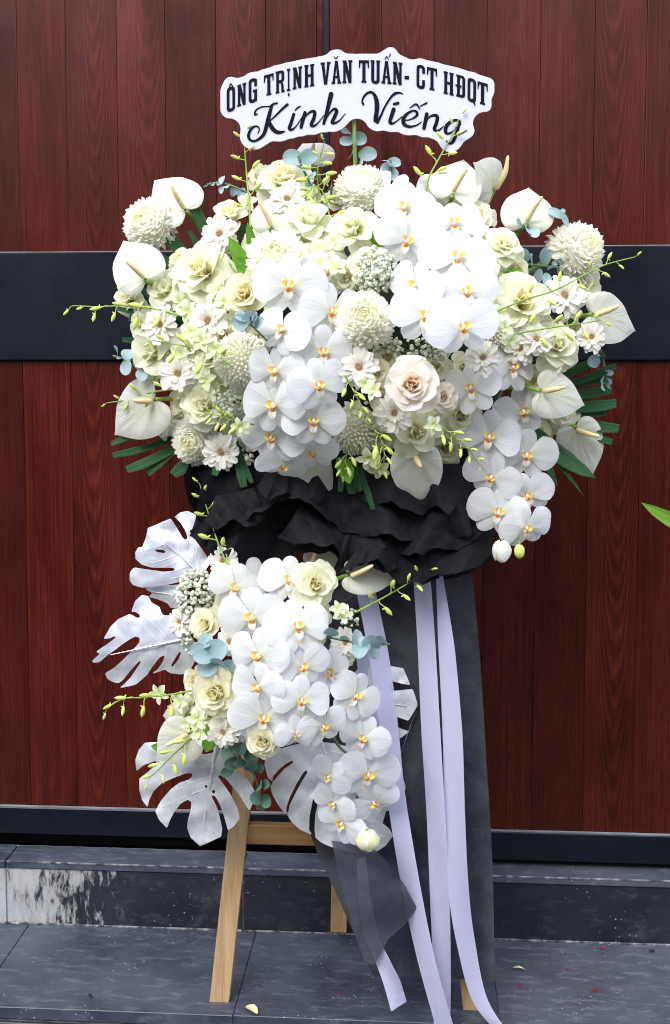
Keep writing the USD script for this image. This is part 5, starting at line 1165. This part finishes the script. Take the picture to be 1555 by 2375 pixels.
# ---- baby's breath
def baby_breath(label, cx, cy, rx, ry, n, dy, k, d=9.5, thin=False):
    t = thing('baby_breath', label, 'flowers', 'clouds of baby breath')
    R = np.random.default_rng(900 + k); P = []; S_ = []
    for i in range(n):
        a, r = R.uniform(0, 2 * math.pi), math.sqrt(R.uniform(0, 1))
        x, y_ = cx + rx * r * math.cos(a), cy + ry * r * math.sin(a)
        y = ysurf(cx, cy) + dy + 0.03 * r * r + R.uniform(-.012, .012)
        s = size(d * R.uniform(.65, 1.25), y) * 0.5; c = at(x, y_, y)
        P.append(blob(c, [s, s, s * R.uniform(.8, 1.1)], 1, i, 0.7))
        if i % (2 if thin else 4) == 0:
            S_.append(tube([c, (c + at(cx, cy + ry * 0.4, y + 0.05)) / 2 + R.uniform(-.004, .004, 3), at(cx, cy + ry * 0.4, y + 0.06)], 0.0006, 3))
    q = join(P); tag(obj('florets', (q[0], q[1]), 'gyp', t, True), kind='stuff')
    q = join(S_); obj('stems', (q[0], q[1]), 'stem_dark', t)
    tag(t, kind=None)


for k, a in enumerate([('dense baby breath dome above the central chrysanthemum', 872, 628, 48, 58, 260, -.03), ('baby breath beside the middle cascade over the pale rose', 538, 922, 42, 44, 90, -.03), ('small baby breath tuft hanging at the lower rim by the gerbera', 572, 1066, 20, 30, 36, -.03),
                       ('loose baby breath on dark ground above the blush rose', 965, 806, 100, 36, 170, .0), ('dense baby breath cloud of the lower bouquet beside the white split leaf', 456, 1382, 46, 62, 300, -.03), ('baby breath strip beside the teal leaves', 446, 1494, 24, 32, 40, -.01),
                       ('baby breath peeping out above the teal leaf cluster', 624, 732, 16, 26, 30, .0), ('few baby breath balls on thin stalks beside the lower orchids', 806, 1438, 34, 26, 16, -.02), ('baby breath behind the middle cascade and beige chrysanthemum', 560, 960, 30, 30, 40, .0),
                       ('baby breath under the small gerbera and blush rose', 862, 900, 34, 40, 50, .01)]):
    baby_breath(*a, k, 9.5 if k not in (3,) else 8.5, k in (3, 7))


# ---- leaf blades
def blade(root, tip, w, y0, y1, m, parent=None, name='blade', sag=0.0, cut=True, label=None, cat=None, group=None, ridge=3, lift=0.0):
    n = 14; t = np.linspace(0, 1, n)
    a, b = at(*root, y0), at(*tip, y1)
    C = a + (b - a) * t[:, None] + np.array([0, 0, -1.0]) * (sag * 4 * t * (1 - t))[:, None] + np.array([0, -1.0, 0]) * (lift * np.sin(np.pi * t))[:, None]
    ax = unit(b - a); sd = unit(np.cross(ax, [0.15, -1, 0.35])); nn = np.cross(sd, ax)
    W = size(w, y1) * (np.interp(t, [0, .3, .85, 1], [.6, .9, 1, .72]) if cut else np.interp(t, [0, .25, .6, .85, 1], [.45, .9, 1, .6, .03]))
    k = 8; V = []
    for i in range(n):
        for j in range(k + 1):
            s = j / k - 0.5
            V.append(C[i] + sd * s * W[i] + nn * (abs(s) * 0.28 + 0.05 * math.cos(s * 2 * math.pi * ridge)) * W[i])
    uv = np.stack(np.broadcast_arrays(np.linspace(0, 1, k + 1)[None], t[:, None]), -1).reshape(-1, 2)
    o = obj(name, (np.array(V), grid_faces(n - 1, k)), m, parent, True, uv)
    return tag(o, label, cat, group)


def frond(label, root, tips, y0, y1, m='palm_green', sag=0.010, **kw):
    t = thing('palm_frond', label, 'palm leaf', 'palm leaves behind the flowers')
    for x, y, w in tips:
        r = (root[0] + (x - root[0]) * 0.12, root[1] + (y - root[1]) * 0.12)
        blade(r, (x, y), w * 0.74, y0, y1 + 0.006 * math.sin(x), m, t, sag=sag * math.sin(x * 0.7 + y), **kw)


frond('dark palm frond with trimmed blades fanned out under the bottom chrysanthemum', (520, 960), [(258, 1030, 22), (262, 1056, 24), (294, 1090, 32), (342, 1098, 34), (402, 1102, 40)], 2.19, 2.17)
frond('trimmed palm blades hanging over the wrap below the bottom gerbera', (530, 980), [(498, 1103, 26), (566, 1130, 30), (585, 1120, 18)], 2.15, 2.10)
frond('dark palm frond spread sideways below the black band behind the anthuriums', (1150, 930), [(1405, 822, 30), (1430, 848, 26), (1422, 874, 30), (1420, 904, 34), (1430, 936, 38), (1408, 958, 24), (1436, 994, 38), (1420, 1026, 26)], 2.20, 2.19)
frond('palm frond pointing down beside the third orchid cascade with pointed blades', (1190, 960), [(1382, 1108, 58), (1354, 1150, 18), (1294, 1128, 36)], 2.17, 2.14, cut=False)
frond('palm blades slanting up behind the outer chrysanthemum', (560, 720), [(378, 536, 42), (452, 478, 34), (356, 590, 34), (440, 535, 20)], 2.22, 2.20)
frond('palm blades over the black band below the outer chrysanthemum', (520, 800), [(290, 700, 26), (300, 735, 34), (268, 715, 18), (284, 788, 22), (330, 670, 24)], 2.22, 2.20)
frond('palm blades at the top under the cup shaped rose', (560, 640), [(520, 500, 26), (566, 520, 30)], 2.16, 2.14)
frond('palm blades hanging over the wrap in the centre', (800, 1000), [(818, 1145, 34), (866, 1182, 20), (836, 1140, 22), (936, 1180, 16), (790, 1140, 20)], 2.12, 2.08)
frond('dark palm blades near the nodding reflexed rose', (1180, 900), [(1300, 850, 34), (1340, 846, 30), (1290, 740, 34), (1330, 740, 22)], 2.18, 2.16)
for (rx, ry), (x, y), w, y0, y1, lab in [((600, 680), (530, 548), 40, 2.10, 2.08, 'bright green leaf under the upper gerbera'), ((610, 650), (528, 602), 44, 2.10, 2.08, 'bright green leaf beside the largest reflexed rose'), ((600, 640), (574, 515), 26, 2.10, 2.09, 'bright green leaf standing upright below the anthurium'),
                                         ((850, 640), (884, 520), 40, 2.06, 2.05, 'bright green leaf beside the upper orchid cascade'), ((1120, 690), (1212, 622), 40, 2.11, 2.09, 'bright green leaf below the drooping cream rose'), ((1120, 680), (1168, 600), 36, 2.12, 2.10, 'bright green leaf behind the spathe at the cascade shoulder'),
                                         ((790, 1060), (812, 1122), 40, 2.08, 2.05, 'bright green leaf hanging under the small buds at the rim'), ((500, 1680), (478, 1745), 44, 2.06, 2.04, 'bright green leaf behind the ragged gerbera'), ((400, 1740), (350, 1730), 24, 2.10, 2.10, 'small green leaf at the edge of the silver split leaf')]:
    blade((rx, ry), (x, y), w, y0, y1, 'leaf_green', None, 'green_leaf', 0.0, False, lab, 'leaf', 'bright green leaves', 4)
nb = thing('leafy_branch', 'lone green leaf tip entering over bare planks from another arrangement', 'leaf')
for (x, y), (x2, y2), w in (((1660, 1232), (1489, 1166), 38), ((1665, 1240), (1840, 1120), 40), ((1662, 1236), (1600, 1040), 36), ((1664, 1260), (1820, 1330), 36)):
    blade((x, y), (x2, y2), w, 2.10, 2.10, 'leaf_green', nb, 'leaf', 0.012, False, ridge=2)
e_ = at(1664, 1250, 2.10)
obj('stem', tube(spline([[e_[0] + 0.05, 2.24, 0.0], [e_[0] + 0.03, 2.17, 0.5], e_], 16), 0.006, 8), 'stem_green', nb, True)


# ---- painted split leaves
def split_leaf(label, g, pts, base, tip, y0, fold, curl, m, holes=(), k=0, twist=0.0):
    P = Polygon([g(*p) for p in pts]).buffer(0)
    P = max(getattr(P, 'geoms', [P]), key=lambda q: q.area).buffer(2.2).buffer(-2.2).buffer(-1.5).buffer(1.5)
    P = max(getattr(P, 'geoms', [P]), key=lambda q: q.area)
    for h in holes:
        P = P.difference(Point(*g(h[0], h[1])).buffer(h[2]))
    p, f = sheet(P, 9)
    b, e = np.array(g(*base)), np.array(g(*tip)); L = np.linalg.norm(e - b); ax = (e - b) / L; sd = np.array([-ax[1], ax[0]])
    V = []; Lm = size(L, y0)
    for x, y in p:
        q = np.array([x, y]) - b; u, v = q @ ax / L, q @ sd / L
        ang = abs(v) * 1.1 + u
        rib = 0.010 * math.exp(-(v / 0.018) ** 2) - 0.022 * abs(math.sin((u - 0.55 * abs(v)) * 11.0)) ** 0.7 * min(1, abs(v) * 6)
        V.append(at(x, y, y0 + Lm * (fold * abs(v) + curl * u * u + 0.5 * fold * v * v + twist * v + rib) + 0.035 * nz(x / 60, y / 60, k)))
    t = thing('split_leaf', label, 'leaf', 'painted split leaves')
    obj('blade', (np.array(V), f), m, t, True)
    q = np.array([b + ax * L * s for s in np.linspace(0.0, 0.86, 16)])
    # the raised midrib runs on as the stalk; side veins leave it in pairs
    def depth(u, v):
        return y0 + Lm * (fold * abs(v) + curl * u * u + 0.5 * fold * v * v + twist * v) + 0.0001
    for sgn in (-1, 1):
        for u0 in np.arange(0.10, 0.8, 0.115):
            run = []
            for r in np.linspace(0, 1, 9):
                u_, v_ = u0 + 0.20 * r + 0.06 * r * r, sgn * 0.42 * r
                w_ = b + ax * L * u_ + sd * L * v_
                if not P.contains(Point(*w_).buffer(2.0)):
                    break
                rb = 0.010 * math.exp(-(v_ / 0.018) ** 2) - 0.022 * abs(math.sin((u_ - 0.55 * abs(v_)) * 11.0)) ** 0.7 * min(1, abs(v_) * 6)
                run.append(at(w_[0], w_[1], depth(u_, v_) + Lm * rb + 0.035 * nz(w_[0] / 60, w_[1] / 60, k)))
            if len(run) > 3:
                obj('side_vein', tube(np.array(run), np.linspace(0.0010, 0.0004, len(run)), 5), m, t, True)
    rib = [at(x, y, y0 + Lm * curl * s * s - 0.003) for (x, y), s in zip(q, np.linspace(0, .86, 16))]
    obj('midrib', tube(np.array(rib), np.linspace(0.0028, 0.0008, 16), 6), m, t, True)


gJ = lambda x, y: (200 + x / 3.8875, 1150 + y / 3.8875)
gP = lambda x, y: (230 + x / 3.11, 1560 + y / 3.11)
gM = lambda x, y: (600 + x / 3.8875, 1560 + y / 3.8875)
gI = lambda x, y: (x, y)
split_leaf('white painted split leaf pointing up beside the black ruffle, uppermost of the split leaves', gJ,
           [(1050, 720), (1120, 600), (1060, 500), (1000, 420), (930, 320), (1022, 245), (985, 168), (915, 135), (850, 150), (795, 190), (850, 240), (892, 310), (915, 375), (905, 402), (870, 380), (820, 290), (762, 202), (680, 240), (555, 290), (540, 370), (510, 452),
            (600, 478), (690, 488), (726, 498), (700, 518), (640, 505), (545, 458), (470, 465), (442, 510), (445, 570), (500, 620), (580, 645), (660, 650), (760, 648), (808, 655), (790, 676), (700, 684), (600, 670), (500, 656), (430, 645), (395, 690), (392, 760), (420, 805), (500, 828), (600, 825), (720, 805), (850, 775), (980, 740)],
           (1050, 715), (560, 290), 2.135, 0.18, 0.05, 'monstera_white', k=1, twist=0.1)
split_leaf('white painted split leaf pointing sideways with long ragged fingers', gJ,
           [(960, 1280), (860, 1160), (780, 1080), (700, 1075), (680, 1060), (660, 1000), (610, 975), (590, 960), (560, 905), (500, 895), (440, 950), (405, 1052), (440, 1045), (482, 1070), (488, 1092), (462, 1105), (420, 1078), (390, 1066), (290, 1110), (220, 1180), (180, 1250), (155, 1292), (215, 1285), (270, 1258), (265, 1280), (200, 1330), (140, 1370), (82, 1412), (130, 1420),
            (50, 1490), (65, 1508), (120, 1500), (190, 1440), (260, 1390), (340, 1330), (400, 1290), (450, 1268), (485, 1285), (480, 1320), (440, 1370), (380, 1430), (300, 1510), (230, 1565), (170, 1600), (190, 1650), (240, 1680), (290, 1690), (330, 1665), (380, 1600), (450, 1520), (530, 1440), (600, 1380), (626, 1360), (615, 1390), (560, 1430), (500, 1490), (460, 1550), (400, 1640), (340, 1700),
            (288, 1738), (400, 1715), (450, 1702), (545, 1620), (600, 1540), (660, 1460), (715, 1430), (690, 1500), (640, 1570), (560, 1620), (700, 1572), (760, 1540), (800, 1470), (850, 1395), (858, 1412), (830, 1480), (780, 1540), (720, 1577), (760, 1600), (850, 1612), (920, 1600), (980, 1500), (990, 1400), (980, 1320)],
           (930, 1285), (100, 1460), 2.125, 0.20, -0.06, 'monstera_white', k=2, twist=-0.12)
split_leaf('folded white split leaf showing its dull underside between the two large white ones', gJ, [(520, 835), (600, 880), (560, 910), (650, 935), (735, 970), (760, 1010), (850, 1020), (860, 880), (850, 800), (700, 810)], (860, 900), (540, 860), 2.16, 0.3, 0.1, 'monstera_silver', k=3)
split_leaf('silver split leaf hanging in front of the easel leg', gP,
           [(850, 470), (820, 580), (760, 590), (640, 560), (430, 505), (330, 505), (285, 560), (262, 630), (268, 715), (320, 670), (400, 640), (440, 640), (350, 720), (290, 765), (290, 850), (310, 920), (350, 975), (362, 920), (390, 860), (450, 800), (540, 760), (620, 730), (665, 725), (676, 745), (650, 772), (580, 795), (520, 840), (450, 920), (405, 1000), (430, 1060), (490, 1125),
            (510, 1070), (540, 1010), (590, 945), (640, 918), (666, 935), (660, 1000), (642, 1060), (635, 1120), (660, 1190), (730, 1255), (800, 1222), (880, 1185), (889, 1130), (870, 1040), (850, 970), (812, 895), (812, 880), (840, 895), (870, 950), (900, 1030), (930, 1140), (970, 1112), (1015, 1055), (1000, 980), (950, 880), (900, 810), (858, 750), (866, 738), (905, 755), (960, 820), (1010, 880), (1060, 960), (1085, 1002), (1110, 940), (1120, 850), (1080, 780), (1000, 720), (940, 650), (890, 560)],
           (850, 500), (730, 1250), 2.12, 0.12, 0.06, 'monstera_silver', holes=((772, 822, 3.2), (826, 860, 4.2)), k=4)
split_leaf('large silver split leaf behind the lowest orchids over the crossbar', gM,
           [(500, 620), (330, 650), (180, 690), (60, 740), (55, 840), (85, 950), (120, 985), (135, 930), (180, 880), (250, 820), (335, 783), (312, 812), (230, 872), (170, 940), (128, 990), (105, 1035), (130, 1110), (180, 1200), (248, 1285), (252, 1220), (280, 1130), (340, 1010), (400, 910), (438, 873), (442, 900), (390, 985), (330, 1095), (282, 1195), (262, 1292), (300, 1350), (380, 1420), (490, 1472),
            (455, 1420), (460, 1300), (490, 1150), (530, 1025), (578, 1008), (578, 1040), (545, 1150), (512, 1280), (505, 1420), (515, 1492), (560, 1530), (620, 1560), (700, 1590), (850, 1625), (1000, 1635), (1060, 1620), (1150, 1560), (1215, 1470), (1180, 1410), (1120, 1360), (1150, 1250), (1200, 1240), (1268, 1422), (1310, 1330), (1328, 1180), (1250, 1090), (1150, 1040), (1200, 1000), (1310, 1112), (1328, 1030), (1305, 960), (1240, 930), (1305, 880), (1250, 800), (1150, 770), (1060, 765), (900, 700), (700, 640)],
           (560, 600), (900, 1640), 2.14, 0.10, 0.05, 'monstera_silver', k=5)
split_leaf('silver split leaf whose finger tips show behind the satin ribbon', gI, [(790, 1600), (840, 1540), (905, 1545), (936, 1550), (953, 1590), (908, 1580), (868, 1590), (910, 1603), (958, 1598), (970, 1635), (948, 1672), (912, 1660), (872, 1640), (920, 1686), (950, 1697), (922, 1718), (872, 1700), (905, 1735), (928, 1765), (870, 1750), (800, 1660)],
           (790, 1620), (968, 1640), 2.165, 0.1, 0.05, 'monstera_silver', k=6)

# ------------------------------------------------------------------ small things dropped on the paving
R = np.random.default_rng(55)


def litter(name, label, cat, x, y, w, h, m, group=None, curl=0.2, z=0.0015, turn=None):
    c = floor(x, y, z); L, W = size(w, c[1]), size(h, c[1])
    p = petal(L, W * 0.8, ell(0.8, 0.2), (0.5, 0.0, -0.5), 0.5, 5, 6, 0.06, 1.3, x)
    a = R.uniform(0, 6.28) if turn is None else turn
    mm = np.eye(4); mm[:3, 0], mm[:3, 1] = [math.cos(a), math.sin(a), 0], [-math.sin(a), math.cos(a), 0]; mm[:3, 3] = c - mm[:3, 1] * L * 0.5 + [0, 0, 0.001]
    q = moved(p, mm); v = q[0].copy(); v[:, 2] += max(0, 0.0008 - v[:, 2].min() + z * 0)
    tag(obj(name, (v, q[1]), m, None, True), label, cat, group)


for x, y, w, lab in [(35, 2139, 8, 'nearest the frame under the white paint'), (60, 2140, 8, 'second in the row under the white paint'), (84, 2138, 7, 'small one in the row under the white paint'), (108, 2141, 10, 'under the flaked paint edge'), (206, 2139, 12, 'alone at the kerb foot beyond the white paint'),
                     (763, 2166, 12, 'beside the back leg of the easel'), (672, 2160, 8, 'at the kerb foot between the legs'), (788, 2305, 10, 'in the middle of the tile below the black cloth'), (767, 2312, 8, 'paired one in the middle of the tile'),
                     (1338, 2175, 14, 'at the kerb foot past the black cloth'), (1420, 2179, 20, 'long one at the kerb foot near the frame'), (1396, 2200, 20, 'on the pale tile just off the kerb'), (1402, 2210, 12, 'tiny one on the pale tile'), (1317, 2250, 10, 'on the pale tile near the joint'), (1206, 2288, 14, 'beside the tile joint at the ribbon'), (1382, 2298, 22, 'largest red one out on the pale tile'), (1, 2172, 8, 'at the very frame edge')]:
    litter('red_petal', 'tiny fallen red petal ' + lab, 'petal', x, y, w * 0.62, w * 0.30, 'petal_red', None)
litter('cream_petal', 'curled cream petal lying at the front edge beside the easel foot', 'petal', 583, 2347, 46, 14, 'scrap_cream', None, turn=-2.3)
litter('leaf_scrap', 'thin yellowish leaf scrap on the pale tile', 'leaf', 1206, 2250, 34, 5, 'scrap_cream', None, turn=-1.9)
litter('leaf_scrap', 'dark dead leaf scrap on the large grey tile', 'leaf', 210, 2312, 16, 5, 'scrap_dark', None)
litter('leaf_scrap', 'dark little leaf by the kerb on the pale tile', 'leaf', 1512, 2208, 12, 8, 'scrap_dark', None)
